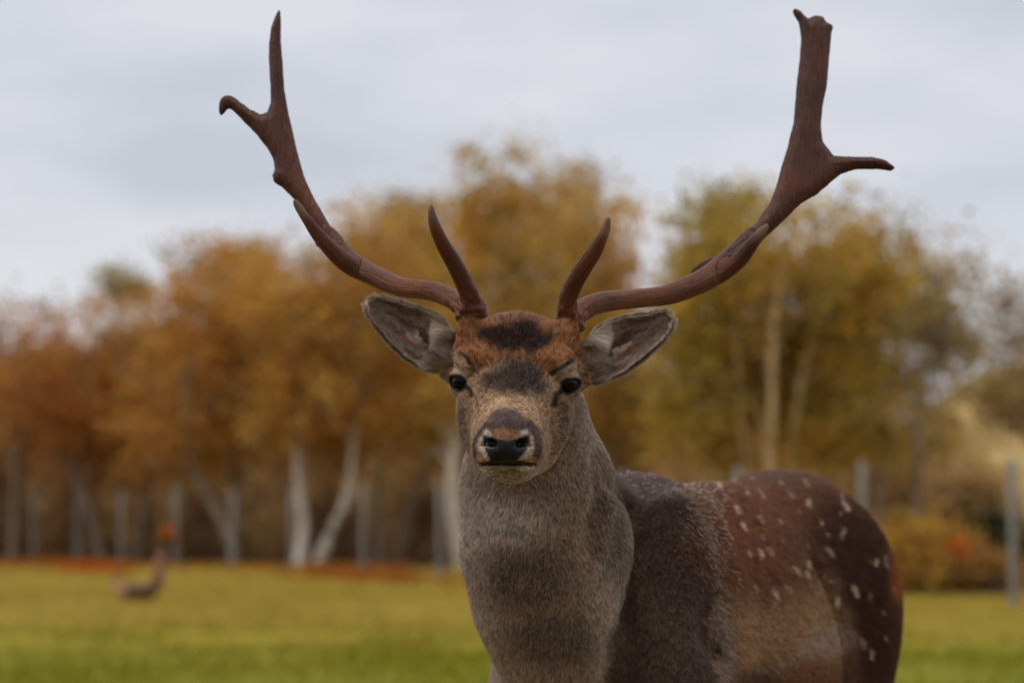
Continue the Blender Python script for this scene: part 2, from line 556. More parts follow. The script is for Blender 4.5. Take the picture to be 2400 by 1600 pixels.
def make_tree(name, label, cat, group, trunk, crowns, palette, n_leaf, bark='grey', Y=48.0, leaf=0.070, clump=0.27, limbs=16, spread=2.2, shell=0.45, back=0.5):
    """trunk: [(px, py, r_px), ...] upwards; crowns: [(px, py, rx, ry, weight)] in photograph pixels at distance Y"""
    s = Y / F_PX
    if n_leaf > 5000:
        n_leaf = int(n_leaf * 0.74)
    p0 = W(trunk[0][0], trunk[0][1], Y)
    base = np.array([p0[0], Y, float(ground_height(np.array([p0[0]]), np.array([Y]))[0]) - 0.05])
    pts = [(*base, trunk[0][2] * s * 1.15)]
    depth = 0.0
    for px, py, r in trunk[1:]:
        depth += RNG.normal() * 0.12
        pts.append((*W(px, py, Y + depth), r * s))
    root = empty(name, tuple(base))
    tag(root, label, cat, group)
    inv = Matrix.Translation(root.location).inverted()
    # clump centres
    K, W8 = [], []
    tot = sum(c[4] for c in crowns)
    for cx, cy, rx, ry, w in crowns:
        if n_leaf > 5000 and Y > 42:
            rx = rx * 1.18
        k = max(5, int(n_leaf * w / tot / 60))
        d = norm(RNG.normal(size=(k, 3)))
        rad = (shell + (1 - shell) * RNG.random((k, 1))) ** 0.8 * (0.66 + 0.56 * RNG.random((k, 1)) ** 1.5)
        q = d * rad
        c0 = W(cx, cy, Y) + np.array([0, back, 0])
        k and K.append(c0 + q * np.array([rx * s, spread * 0.5 * (rx * s + 0.6), ry * s]))
    K = np.concatenate(K)
    if n_leaf > 3700:
        cx, cy, rx, ry, w = crowns[-1]
        hang = [W(cx + RNG.uniform(-1.1, 1.1) * rx, cy + ry * RNG.uniform(0.7, 1.4), Y + 0.9 + abs(RNG.normal()) * 0.6) for _ in range(7)]
        cx, cy, rx, ry, w = crowns[0]
        top = [W(cx + RNG.uniform(-0.9, 0.9) * rx, cy - ry * RNG.uniform(0.85, 1.18), Y + RNG.normal() * 0.6) for _ in range(6)]
        side = [W(cx + RNG.choice([-1, 1]) * rx * RNG.uniform(0.9, 1.35), cy + RNG.uniform(-0.8, 0.8) * ry, Y + RNG.normal() * 0.6) for _ in range(8)]
        K = np.concatenate([K, hang, top, side])
    K = K[K[:, 2] > 0.2]
    lines = [spline(pts)]
    TP = lines[0]
    pick = RNG.permutation(len(K))[:limbs * 3]
    for i, kk in enumerate(pick):
        thick = 0.5 if bark != 'tan' else 0.3
        e = K[kk]
        cand = TP[(TP[:, 2] < e[2] - 0.15) & (TP[:, 2] > 0.25 * TP[-1, 2])] if i % 3 == 0 else TP[TP[:, 2] < max(e[2] - 0.1, 0.6)]
        if len(cand) == 0:
            continue
        b = cand[np.argmin(np.linalg.norm(cand[:, :3] - (e - np.array([0, 0, 0.7])), axis=1))]
        r0 = min(b[3] * thick, 0.05) if i < limbs else 0.012
        mid = (b[:3] + e) / 2 + np.array([0, 0, 0.12]) + RNG.normal(size=3) * 0.10
        lines.append(spline([(*b[:3], r0), (*mid, r0 * 0.6), (*e, 0.005)], 4))
        for _ in range(3):
            e2 = e + RNG.normal(size=3) * clump * 1.1 + np.array([0, 0, 0.08])
            lines.append(np.array([(*mid, r0 * 0.4), (*((mid + e2) / 2 + RNG.normal(size=3) * 0.05), r0 * 0.25 + 0.002), (*e2, 0.003)]))
    V, Q = tubes(lines)
    tr = put('trunk', mesh('trunk', V, Q), BARK[bark], root)
    tr.matrix_parent_inverse = inv
    # leaves
    which = RNG.integers(0, len(K), n_leaf)
    cl = clump * (0.6 + 0.8 * RNG.random(len(K)))
    C = K[which] + RNG.normal(size=(n_leaf, 3)) * cl[which][:, None] * np.array([1, 1, 0.8])
    C = C[C[:, 2] > 0.05]
    n = len(C)
    which = which[:n]
    pal = np.array([lin(*c) for c in palette])
    pi = RNG.integers(0, len(pal), len(K))
    tone = 0.55 + 0.85 * RNG.random((len(K), 1))
    col = pal[pi[which]] * (0.75 + 0.5 * RNG.random((n, 1))) * tone[which] * 1.12
    col = np.minimum(col, 0.85)
    sw = RNG.random(n) < 0.25
    col[sw] = pal[RNG.integers(0, len(pal), sw.sum())]
    cr = put('crown', leaf_mesh('crown', C, leaf * (0.6 + 0.7 * RNG.random(n)), col), LEAF, root, smooth=False)
    cr.matrix_parent_inverse = inv
    return root

RUST = [(192, 128, 66), (198, 136, 66), (178, 114, 58), (170, 138, 84)]
ORANGE = [(202, 148, 74), (208, 154, 74), (188, 136, 70), (182, 146, 88)]
OCHRE = [(204, 160, 80), (188, 150, 84), (212, 156, 70), (174, 142, 84)]
OLIVE = [(184, 156, 78), (200, 160, 74), (170, 146, 82), (206, 156, 68)]
GREEN = [(178, 154, 78), (186, 158, 72), (160, 144, 78), (200, 162, 68)]
WISP = [(176, 164, 116), (186, 160, 108), (164, 152, 108)]
BROWN = [(176, 134, 78), (158, 120, 74), (186, 146, 80), (148, 118, 74)]
DARK = [(184, 146, 100), (164, 132, 92), (192, 152, 100), (172, 150, 98)]

ORD = ['first', 'second', 'third', 'fourth', 'fifth', 'sixth', 'seventh', 'eighth', 'ninth', 'tenth', 'eleventh', 'twelfth', 'thirteenth', 'fourteenth',
       'fifteenth', 'sixteenth', 'seventeenth', 'eighteenth', 'nineteenth', 'twentieth', 'twenty-first', 'twenty-second']

def build_wood():
    g = 'birch trees along the edge of the wood'
    T = make_tree
    #  front row, trunk outlines as they stand
    T('birch_tree', 'rust red birch at the far end of the wood, left picture edge', 'tree', g, [(30, 1312, 11), (38, 1100, 10), (48, 900, 6), (60, 780, 3)],
      [(20, 900, 150, 150, 3), (110, 880, 90, 130, 2)], RUST, 9000, 'grey', 52)
    T('birch_tree', 'leaning thin birch with rusty orange crown, second tree from the picture edge', 'tree', g, [(240, 1310, 12), (212, 1200, 11), (182, 1128, 10), (140, 1020, 8), (128, 880, 4)],
      [(150, 920, 130, 160, 3), (210, 1010, 110, 90, 2)], RUST, 9500, 'grey', 50)
    T('birch_tree', 'slender birch behind the fallen branch, amber brown crown', 'tree', g, [(318, 1310, 11), (324, 1270, 11), (346, 1160, 10), (352, 1000, 6), (345, 800, 3)],
      [(330, 870, 140, 150, 3), (330, 1010, 130, 90, 2)], ORANGE, 10000, 'grey', 51)
    T('birch_tree', 'birch with a bent trunk leaning over beside the third fence post', 'tree', g, [(545, 1338, 13), (543, 1277, 13), (507, 1198, 12), (458, 1104, 10), (430, 980, 6), (450, 800, 3)],
      [(470, 800, 120, 180, 3), (440, 1000, 130, 90, 2)], ORANGE, 10500, 'grey', 47)
    T('birch_tree', 'straight grey birch rising behind the bent trunk, russet crown', 'tree', g, [(556, 1330, 10), (554, 1254, 10), (547, 1151, 9), (560, 950, 6), (575, 720, 3)],
      [(580, 740, 120, 150, 3), (590, 920, 130, 120, 2)], RUST + OCHRE, 11000, 'grey', 50)
    T('birch_tree', 'brightest white upright birch trunk between the fence posts', 'tree', g, [(702, 1322, 15), (710, 1230, 15), (703, 1150, 13), (697, 1081, 11), (690, 930, 7), (700, 720, 3)],
      [(700, 770, 120, 160, 3), (690, 940, 130, 110, 2)], OCHRE, 11000, 'white', 46)
    T('birch_tree', 'white birch trunk leaning to the right and forking', 'tree', g, [(742, 1322, 14), (772, 1254, 13), (812, 1170, 13), (824, 1090, 9), (840, 930, 6), (860, 680, 3)],
      [(850, 700, 120, 190, 3), (820, 930, 130, 110, 2)], OCHRE + ORANGE[:2], 11500, 'white', 46)
    T('birch_tree', 'grey birch standing next to the leaning white trunk', 'tree', g, [(888, 1336, 10), (887, 1140, 9), (905, 950, 6), (930, 700, 3)],
      [(940, 680, 120, 170, 3), (930, 900, 120, 120, 2)], OLIVE + RUST[:1], 11000, 'grey', 50)
    T('birch_tree', 'thin birch slanting up to the right near the deer\'s neck', 'tree', g, [(930, 1320, 10), (950, 1230, 11), (1005, 1076, 10), (1030, 930, 5), (1050, 720, 3)],
      [(1060, 700, 110, 180, 3), (1030, 930, 120, 100, 2)], OCHRE, 10500, 'grey', 52)
    T('birch_tree', 'tall white birch trunk seen just past the deer\'s neck', 'tree', g, [(1082, 1318, 17), (1062, 1180, 16), (1066, 1050, 13), (1100, 850, 9), (1160, 600, 5), (1180, 430, 3)],
      [(1180, 520, 120, 150, 3), (1150, 720, 170, 150, 3), (1110, 910, 130, 100, 2)], OLIVE + OCHRE[:2], 15000, 'white', 45)
    T('birch_tree', 'tallest crown of the wood, behind the deer\'s head', 'tree', g, [(1290, 1300, 15), (1290, 1000, 11), (1300, 700, 6), (1310, 480, 3)],
      [(1300, 560, 140, 150, 3), (1320, 760, 190, 170, 3), (1280, 950, 160, 110, 2)], OLIVE + OCHRE, 15000, 'grey', 54)
    T('birch_tree', 'broad ochre crown right of the deer\'s head', 'tree', g, [(1430, 1310, 14), (1430, 1000, 11), (1420, 760, 7), (1400, 560, 3)],
      [(1390, 620, 80, 170, 2), (1440, 800, 120, 170, 3), (1480, 980, 120, 120, 2)], OCHRE + OLIVE, 13500, 'grey', 50)
    T('birch_tree', 'first of the three pale trunks behind the deer\'s back', 'tree', g, [(1765, 1355, 10), (1755, 1109, 9), (1738, 1002, 7.5), (1727, 801, 5), (1715, 600, 3), (1720, 500, 2)],
      [(1700, 600, 80, 120, 2), (1650, 770, 110, 130, 3), (1640, 960, 110, 110, 2)], GREEN, 8500, 'tan', 36, back=0.7)
    T('birch_tree', 'middle and straightest of the three pale trunks', 'tree', g, [(1806, 1355, 11), (1807, 1102, 10), (1810, 960, 9), (1814, 775, 7), (1835, 620, 4), (1845, 540, 2)],
      [(1850, 620, 90, 110, 2), (1800, 760, 120, 120, 3), (1790, 930, 100, 90, 2)], GREEN + OLIVE, 9000, 'tan', 35.0, back=2.0)
    T('birch_tree', 'third pale trunk, fanning out to the right', 'tree', g, [(1836, 1355, 10), (1850, 1102, 9), (1866, 968, 8), (1880, 880, 6), (1915, 740, 4), (1960, 600, 2)],
      [(1985, 640, 100, 120, 3), (1960, 800, 120, 120, 3), (1950, 960, 110, 90, 2)], OLIVE + GREEN, 10500, 'tan', 36, back=0.7)
    T('birch_tree', 'birch with a dull green crown behind the hindquarters', 'tree', g, [(2060, 1345, 10), (2065, 1100, 9), (2060, 900, 6), (2050, 740, 3)],
      [(2060, 740, 60, 100, 2), (2050, 890, 95, 100, 3), (2010, 1020, 80, 60, 2)], GREEN + BROWN[:1], 7500, 'grey', 40)
    T('wispy_birch', 'wispy thin-leaved birch with a pinkish trunk beside the hill', 'tree', g, [(2150, 1347, 11), (2148, 1200, 11), (2150, 1040, 9), (2165, 850, 6), (2190, 640, 2)],
      [(2190, 700, 75, 120, 3), (2230, 820, 80, 80, 2), (2160, 930, 60, 70, 1)], WISP + BROWN[:1], 2300, 'grey', 38, clump=0.30, limbs=20)
    T('wispy_birch', 'sparse brown birch cut off by the right picture edge', 'tree', g, [(2440, 1345, 11), (2430, 1050, 9), (2410, 850, 6), (2400, 680, 2)],
      [(2390, 760, 55, 90, 2), (2400, 900, 90, 90, 3), (2360, 960, 50, 40, 1)], WISP + BROWN, 1700, 'grey', 40, clump=0.30, limbs=20)
    T('wispy_birch', 'bare-topped little birch poking above the left treetops', 'tree', g, [(268, 1300, 8), (268, 1000, 6), (270, 720, 3), (272, 640, 2)],
      [(268, 660, 42, 45, 2), (320, 680, 22, 24, 1), (270, 800, 60, 60, 1)], WISP, 1500, 'grey', 62, clump=0.22, limbs=8)
    T('wispy_birch', 'see-through treetop left of the bent beam of the antler', 'tree', g, [(560, 1300, 9), (560, 1000, 7), (565, 700, 4), (580, 590, 2)],
      [(570, 605, 90, 40, 2), (470, 620, 40, 40, 1), (600, 720, 90, 60, 2)], WISP + OCHRE[:1], 2600, 'grey', 60, clump=0.26, limbs=14)
    T('wispy_birch', 'see-through treetop between antler and ear on the left', 'tree', g, [(900, 1300, 9), (905, 900, 7), (920, 650, 4), (930, 500, 2)],
      [(930, 500, 60, 45, 2), (830, 590, 60, 50, 2), (960, 560, 70, 60, 2)], WISP + OLIVE, 2600, 'grey', 62, clump=0.26, limbs=14)
    T('wispy_birch', 'thin pale green sapling top in the gap beside the pale trunks', 'tree', g, [(1640, 1330, 8), (1640, 900, 6), (1640, 700, 4), (1630, 580, 2)],
      [(1630, 620, 45, 80, 3), (1690, 500, 55, 60, 2), (1600, 760, 60, 80, 2)], WISP + GREEN[:1], 2600, 'grey', 44, clump=0.26, limbs=14)
    # back rows, lower and closer together
    g2 = 'trees standing deeper in the wood'
    xs = np.linspace(-60, 2120, 16)
    for i, x in enumerate(xs):
        top = np.interp(x, [0, 300, 600, 900, 1200, 1500, 1560, 1700, 2050, 2150], [880, 860, 800, 760, 700, 800, 980, 840, 870, 1080])
        pal = [RUST, ORANGE, BROWN, OCHRE, OLIVE][i % 5] if x < 1000 else [OLIVE, OCHRE, BROWN, GREEN][i % 4]
        Yb = 58 + (i * 7 % 9)
        mid = (top + 1130) / 2
        T('wood_tree', ORD[i] + ' tree from the left in the back row behind the birches', 'tree', g2, [(x, 1290, 12), (x + RNG.normal() * 12, 1100, 10), (x + RNG.normal() * 20, mid, 6), (x + RNG.normal() * 25, top + 30, 3)],
          [(x, mid, 130, (1130 - top) / 2, 3), (x + 40, 1060, 120, 90, 2)], pal + BROWN, 6000, 'dark', Yb, leaf=0.085, clump=0.42, limbs=10)
    # brown undergrowth
    g3 = 'brown undergrowth bushes below the trees'
    xs = np.linspace(-40, 2080, 22)
    for i, x in enumerate(xs):
        Yb = 53 + (i * 5 % 8) if x < 1500 else 42 + (i * 5 % 8)
        h = 1075 + 40 * math.sin(i * 1.7)
        bx = 1210 + F_PX * 0.95 / Yb
        T('undergrowth_bush', ORD[i] + ' brown undergrowth bush from the left, below the trees', 'bush', g3, [(x, bx, 4), (x + 5, (bx + h) / 2, 3), (x, h + 20, 2)],
          [(x, (bx + h) / 2 - 10, 75, (bx - h) / 2 + 5, 1), (x + 20, bx - 30, 80, 30, 1)], DARK, 3600, 'dark', Yb, leaf=0.085, clump=0.32, limbs=16)

    for i, x in enumerate(np.linspace(-80, 2060, 15)):
        Yb = 67 + (i * 3 % 5)
        T('thicket_bush', ORD[i] + ' clump from the left of the tall thicket closing the wood', 'bush', 'thicket at the back of the wood', [(x, 1288, 5), (x + 6, 1180, 4), (x, 1060, 2)],
          [(x, 1170, 110, 115, 2), (x + 30, 1060, 110, 60, 1)], DARK + BROWN[:1], 4200, 'dark', Yb, leaf=0.11, clump=0.42, limbs=12)

def build_bushes():
    T = make_tree
    g = 'autumn bushes by the fence at the foot of the hill'
    T('autumn_bush', 'yellow olive bush right behind the deer\'s rump', 'bush', g, [(2130, 1395, 5), (2130, 1340, 4), (2128, 1270, 2)],
      [(2130, 1335, 70, 60, 2), (2180, 1300, 50, 60, 2)], [(196, 154, 54), (176, 144, 62), (156, 128, 64), (204, 146, 54)], 3800, 'dark', 28.2, leaf=0.045, clump=0.17, limbs=14, spread=1.2)
    T('autumn_bush', 'ochre bush with one tuft of vivid orange leaves', 'bush', g, [(2245, 1395, 5), (2245, 1350, 4), (2247, 1290, 2)],
      [(2245, 1355, 70, 45, 2), (2250, 1300, 50, 40, 1)], [(184, 132, 56), (166, 124, 60), (194, 142, 56), (150, 114, 60)], 3400, 'dark', 28, leaf=0.045, clump=0.16, limbs=14, spread=1.2)
    T('autumn_bush', 'low brown bush in front of the last fence post', 'bush', g, [(2335, 1400, 5), (2335, 1370, 4), (2335, 1335, 2)],
      [(2335, 1365, 75, 36, 2), (2290, 1380, 50, 22, 1)], [(160, 118, 60), (142, 106, 58), (172, 126, 58)], 3000, 'dark', 27.4, leaf=0.045, clump=0.15, limbs=12, spread=1.2)
    T('autumn_bush', 'dark green bush at the right picture edge', 'bush', g, [(2375, 1350, 5), (2370, 1290, 4), (2365, 1210, 2)],
      [(2352, 1262, 30, 45, 2), (2395, 1290, 40, 50, 1)], [(70, 76, 44), (84, 86, 46), (60, 66, 40)], 2600, 'dark', 37, leaf=0.055, clump=0.18, limbs=14, spread=1.2)
    T('autumn_bush', 'tan dry bush on the slope of the hill', 'bush', g, [(2215, 1280, 5), (2215, 1230, 4), (2215, 1180, 2)],
      [(2215, 1180, 90, 60, 2), (2290, 1150, 80, 60, 2)], [(186, 154, 98), (168, 138, 86), (192, 160, 104)], 5000, 'dark', 60, leaf=0.08, clump=0.30, limbs=14, spread=1.4)
    # the orange tuft
    c = W(2245, 1284, 27.4)
    n = 170
    C = c + RNG.normal(size=(n, 3)) * 0.055
    pal = np.array([lin(212, 124, 46), lin(198, 112, 42), lin(220, 138, 58)])
    o = [q for q in SC.objects if q.name.startswith('autumn_bush') and 'vivid orange' in q.get('label', '')][0]
    t = put('leaf_tuft', leaf_mesh('leaf_tuft', C, 0.045 * (0.7 + 0.5 * RNG.random(n)), pal[RNG.integers(0, 3, n)]), LEAF, o, smooth=False)
    t['label'] = 'vivid orange leaves'
    t.matrix_parent_inverse = Matrix.Translation(o.location).inverted()

def build_fence():
    posts = [(-22, 1312, 1140), (84, 1314, 1145), (185, 1316, 1150), (288, 1321, 1150), (414, 1327, 1140), (548, 1334, 1150), (685, 1331, 1146), (853, 1341, 1134), (1031, 1355, 1128),
             (1230, 1364, 1110), (1460, 1374, 1105), (1727, 1388, 1096), (2020, 1400, 1082), (2370, 1418, 1074), (2700, 1434, 1060)]
    pm, ns, ls, b = new_mat('weathered_post')
    tc = ns.new('ShaderNodeTexCoord')
    nz = node(ns, 'ShaderNodeTexNoise', Scale=6.0, Detail=4.0)
    r = ns.new('ShaderNodeValToRGB')
    r.color_ramp.elements[0].color, r.color_ramp.elements[1].color = lin4(112, 110, 102), lin4(146, 145, 138)
    ls.new(tc.outputs['Object'], nz.inputs['Vector'])
    ls.new(nz.outputs['Fac'], r.inputs['Fac'])
    ls.new(r.outputs['Color'], b.inputs['Base Color'])
    b.inputs['Roughness'].default_value = 0.6
    wm, ns, ls, b = new_mat('fence_wire')
    b.inputs['Base Color'].default_value = (0.35, 0.36, 0.36, 1)
    b.inputs['Metallic'].default_value = 0.9
    b.inputs['Roughness'].default_value = 0.5
    root = empty('wire_fence', (0, 40, 0))
    tag(root, 'wire fence on grey posts between the meadow and the wood', 'fence')
    inv = Matrix.Translation(root.location).inverted()
    tops = []
    for px, by, ty in posts:
        Y = F_PX * CAM_Z / (by - 1210.0)
        bx = (px - 1200) / F_PX * Y
        h = W(px, ty, Y)[2]
        gz = float(ground_height(np.array([bx]), np.array([Y]))[0]) - 0.1
        V, Q = tubes([[(bx, Y, gz, 0.045), (bx, Y, h * 0.5, 0.044), (bx, Y, h - 0.02, 0.043), (bx, Y, h, 0.034), (bx, Y, h + 0.005, 0.002)]], 10)
        o = put('post', mesh('post', V, Q), pm, root)
        o.matrix_parent_inverse = inv
        tops.append((bx, Y - 0.06, h))
    for k in range(7):
        f = 0.08 + 0.14 * k
        L = []
        for (x0, y0, h0), (x1, y1, h1) in zip(tops[:-1], tops[1:]):
            for t in (0, 0.5):
                L.append((x0 + (x1 - x0) * t, y0 + (y1 - y0) * t, (h0 + (h1 - h0) * t) * f - 0.02 * (t > 0), 0.002))
        V, Q = tubes([L], 4)
        o = put('wire', mesh('wire', V, Q), wm, root)
        o.matrix_parent_inverse = inv

def build_litter():
    """fallen leaves drifted along the edge of the wood"""
    n = 11000
    px = RNG.uniform(-150, 1500, n)
    base = np.interp(px, [-150, 200, 600, 1000, 1500, 2400], [1318, 1326, 1333, 1352, 1372, 1410])
    dens = 0.08 + 0.92 * sstep(0.42, 0.70, noise3(np.stack([px, px * 0, px * 0], 1), 130.0, 7))
    py = base + RNG.normal(size=n) * 8 - 3 + 6 * (1 - dens)
    hot = RNG.random(n) < 0.10
    px[hot] = RNG.normal(225, 34, hot.sum())
    py[hot] = 1336 + RNG.normal(size=hot.sum()) * 4
    Y = F_PX * CAM_Z / np.maximum(py - 1210, 60)
    X = (px - 1200) / F_PX * Y
    keep = RNG.random(n) < np.where(hot, 1, dens)
    X, Y, hot = X[keep], Y[keep], hot[keep]
    C = np.stack([X, Y, ground_height(X, Y) + 0.02 + 0.05 * RNG.random(len(X))], 1)
    pal = np.array([lin(190, 112, 48), lin(170, 108, 52), lin(150, 98, 50), lin(180, 126, 60)])
    col = pal[RNG.integers(0, 4, len(X))]
    col[hot] = np.array([lin(200, 110, 46), lin(186, 98, 40)])[RNG.integers(0, 2, hot.sum())]
    o = put('fallen_leaves', leaf_mesh('fallen_leaves', C, 0.06 * (0.7 + 0.6 * RNG.random(len(X))), col), LEAF, smooth=False)
    tag(o, 'orange fallen leaves drifted along the edge of the wood', 'leaves', kind='stuff')

def build_grass():
    n = 60000
    Y = 11.0 * (42.0 / 11.0) ** RNG.random(n)
    X = (RNG.random(n) - 0.5) * 2 * (0.26 * Y + 0.6)
    nn = noise3(np.stack([X, Y, 0 * X], 1), 0.8, 81)
    k = RNG.random(n) < 0.25 + 0.9 * sstep(0.3, 0.7, nn)
    X, Y, nn = X[k], Y[k], nn[k]
    n = len(X)
    z = ground_height(X, Y)
    h = (0.025 + 0.06 * RNG.random(n) * (0.4 + nn))
    a = RNG.random(n) * 2 * math.pi
    w = 0.006
    B0 = np.stack([X, Y, z - 0.005], 1)
    side = np.stack([np.cos(a), np.sin(a), 0 * a], 1) * w
    tip = B0 + np.stack([RNG.normal(size=n) * 0.02, RNG.normal(size=n) * 0.02, h], 1)
    V = np.stack([B0 - side, B0 + side, tip], 1).reshape(-1, 3)
    me = mesh('grass', V, None, np.arange(3 * n).reshape(-1, 3))
    dry = np.clip((Y - 15) / 9 + (RNG.random(n) - 0.5) * 0.9 + (noise3(np.stack([X, Y, 0 * X], 1), 1.6, 82) - 0.5) * 1.3, 0, 1)[:, None]
    col = lin(132, 132, 38) * (1 - dry) + lin(156, 134, 54) * dry
    vcol(me, 'leaf_colour', np.repeat(col * (0.75 + 0.5 * RNG.random((n, 1))), 3, 0))
    o = put('grass', me, LEAF, smooth=False)
    tag(o, 'short yellow green grass of the grazed meadow', 'grass', kind='stuff')

def build_branch():
    """the crooked branch lying in the meadow"""
    Y = 26.8
    s = Y / F_PX
    def row(pts):
        return spline([(*W(x, y, Y + d), r * s) for x, y, d, r in pts], 6)
    root = empty('fallen_branch', tuple(W(330, 1400, Y)))
    tag(root, 'crooked fallen branch lying on the meadow with an orange leafy end', 'branch')
    inv = Matrix.Translation(root.location).inverted()
    V, Q = tubes([row([(275, 1352, 0.1, 8), (281, 1378, 0.05, 13), (300, 1386, 0, 19), (325, 1384, 0.05, 20), (350, 1385, 0, 18), (367, 1368, -0.05, 13), (371, 1340, -0.1, 10), (379, 1300, -0.1, 9), (390, 1270, 0.0, 8), (396, 1244, 0, 6)]),
                  row([(366, 1382, 0, 6), (380, 1366, 0.2, 5), (386, 1336, 0.35, 3)]), row([(292, 1390, 0, 5), (274, 1374, 0.3, 4), (268, 1345, 0.5, 2)]),
                  row([(330, 1392, 0, 6), (345, 1372, -0.3, 4), (372, 1368, -0.5, 2)]), row([(310, 1392, 0, 6), (300, 1372, -0.2, 3), (306, 1352, -0.3, 2)])], 10)
    m, ns, ls, b = new_mat('peeling_bark')
    tc = ns.new('ShaderNodeTexCoord')
    nz = node(ns, 'ShaderNodeTexNoise', Scale=2.2, Detail=5.0)
    r = ns.new('ShaderNodeValToRGB')
    e = r.color_ramp.elements
    e[0].position, e[0].color = 0.42, lin4(88, 66, 48)
    e[1].position, e[1].color = 0.60, lin4(172, 122, 98)
    ls.new(tc.outputs['Object'], nz.inputs['Vector'])
    ls.new(nz.outputs['Fac'], r.inputs['Fac'])
    ls.new(r.outputs['Color'], b.inputs['Base Color'])
    b.inputs['Roughness'].default_value = 0.8
    o = put('bough', mesh('bough', V, Q), m, root)
    o.matrix_parent_inverse = inv
    n = 420
    t = RNG.random(n)
    C = np.array([W(396 - 17 * q, 1244 + 66 * q, Y) for q in t]) + RNG.normal(size=(n, 3)) * 0.034
    pal = np.array([lin(206, 112, 48), lin(124, 84, 48), lin(96, 70, 44)])
    ci = np.clip((t * 4.2 + RNG.random(n) - 0.5).astype(int), 0, 2)
    o = put('leaves', leaf_mesh('leaves', C, 0.035 * (0.7 + 0.5 * RNG.random(n)), pal[ci]), LEAF, root, smooth=False)
    o.matrix_parent_inverse = inv

build_ground()
build_wood()
build_bushes()
build_fence()
build_litter()
build_grass()
build_branch()
# ------------------------------------------------------------------ the deer
EYE = W(1206, 894, 2.5)
_r, _a = math.radians(1.5), math.radians(2.6)
R_ROLL = np.array([[math.cos(_r), 0, math.sin(_r)], [0, 1, 0], [-math.sin(_r), 0, math.cos(_r)]])
R_YAW = np.array([[math.cos(_a), math.sin(_a), 0], [-math.sin(_a), math.cos(_a), 0], [0, 0, 1]])
RH = R_YAW @ R_ROLL

def H(x, f, z):
    """head frame: x to the picture's right, f towards the muzzle, z up, origin between the eyes"""
    return EYE + RH @ np.array([x, -f, z])

def HR(ax, ay, az):
    """axes of an ellipsoid given as three head-frame vectors"""
    M = np.stack([norm(np.array([v[0], -v[1], v[2]], float)) for v in (ax, ay, az)], 1)
    return RH @ M

def pitch_axes(deg):
    """x, along (forward and down by deg), up"""
    c, s = math.cos(math.radians(deg)), math.sin(math.radians(deg))
    return HR((1, 0, 0), (0, c, -s), (0, s, c))

BD = norm(np.array([0.455, 0.89, 0.0]))            # body axis, chest to rump
BN = np.array([BD[1], -BD[0], 0.0])               # towards the deer's left flank
BR = np.stack([BN, BD, np.array([0, 0, 1.0])], 1)
SH = np.array([0.125, 2.875, 0.0])                # under the withers

def B(n, d, z):
    return SH + BN * n + BD * d + np.array([0, 0, z])

def axis_steps(lo, hi, flo, fhi, fine, coarse):
    a = [flo]
    while a[-1] < fhi:
        a.append(a[-1] + fine)
    s = fine
    while a[-1] < hi:
        s = min(s * 1.25, coarse)
        a.append(a[-1] + s)
    b, s = [flo], fine
    while b[-1] > lo:
        s = min(s * 1.25, coarse)
        b.append(b[-1] - s)
    return np.array(b[:0:-1] + a)

def eye_pos(s):
    return H(s * 0.0505, -0.006, 0.000)

EYE_DIR = {s: norm(RH @ np.array([s * 0.62, -0.78, 0.05])) for s in (-1, 1)}

EYE_W, EYE_H = 0.0174, 0.0076

def eye_frame(s):
    d = EYE_DIR[s]
    up = norm(np.array([0, 0, 1.0]) - d * d[2])
    inner = norm(RH @ np.array([-s * 0.78, -0.62, 0.0]))
    inner = norm(inner - d * (inner @ d))
    a1 = norm(inner * math.cos(math.radians(24)) - up * math.sin(math.radians(24)))
    return a1, norm(np.cross(d, a1)), inner, up

def almond(P, s):
    """1 on the rim of the eye opening, less inside"""
    e = eye_pos(s)
    a1, a2, inner, up = eye_frame(s)
    q = P - (e + EYE_DIR[s] * 0.017 - up * 0.0024)
    r = np.hypot(q @ a1 / EYE_W, q @ a2 / EYE_H)
    return np.where(q @ EYE_DIR[s] > -0.014, r, 9.0)

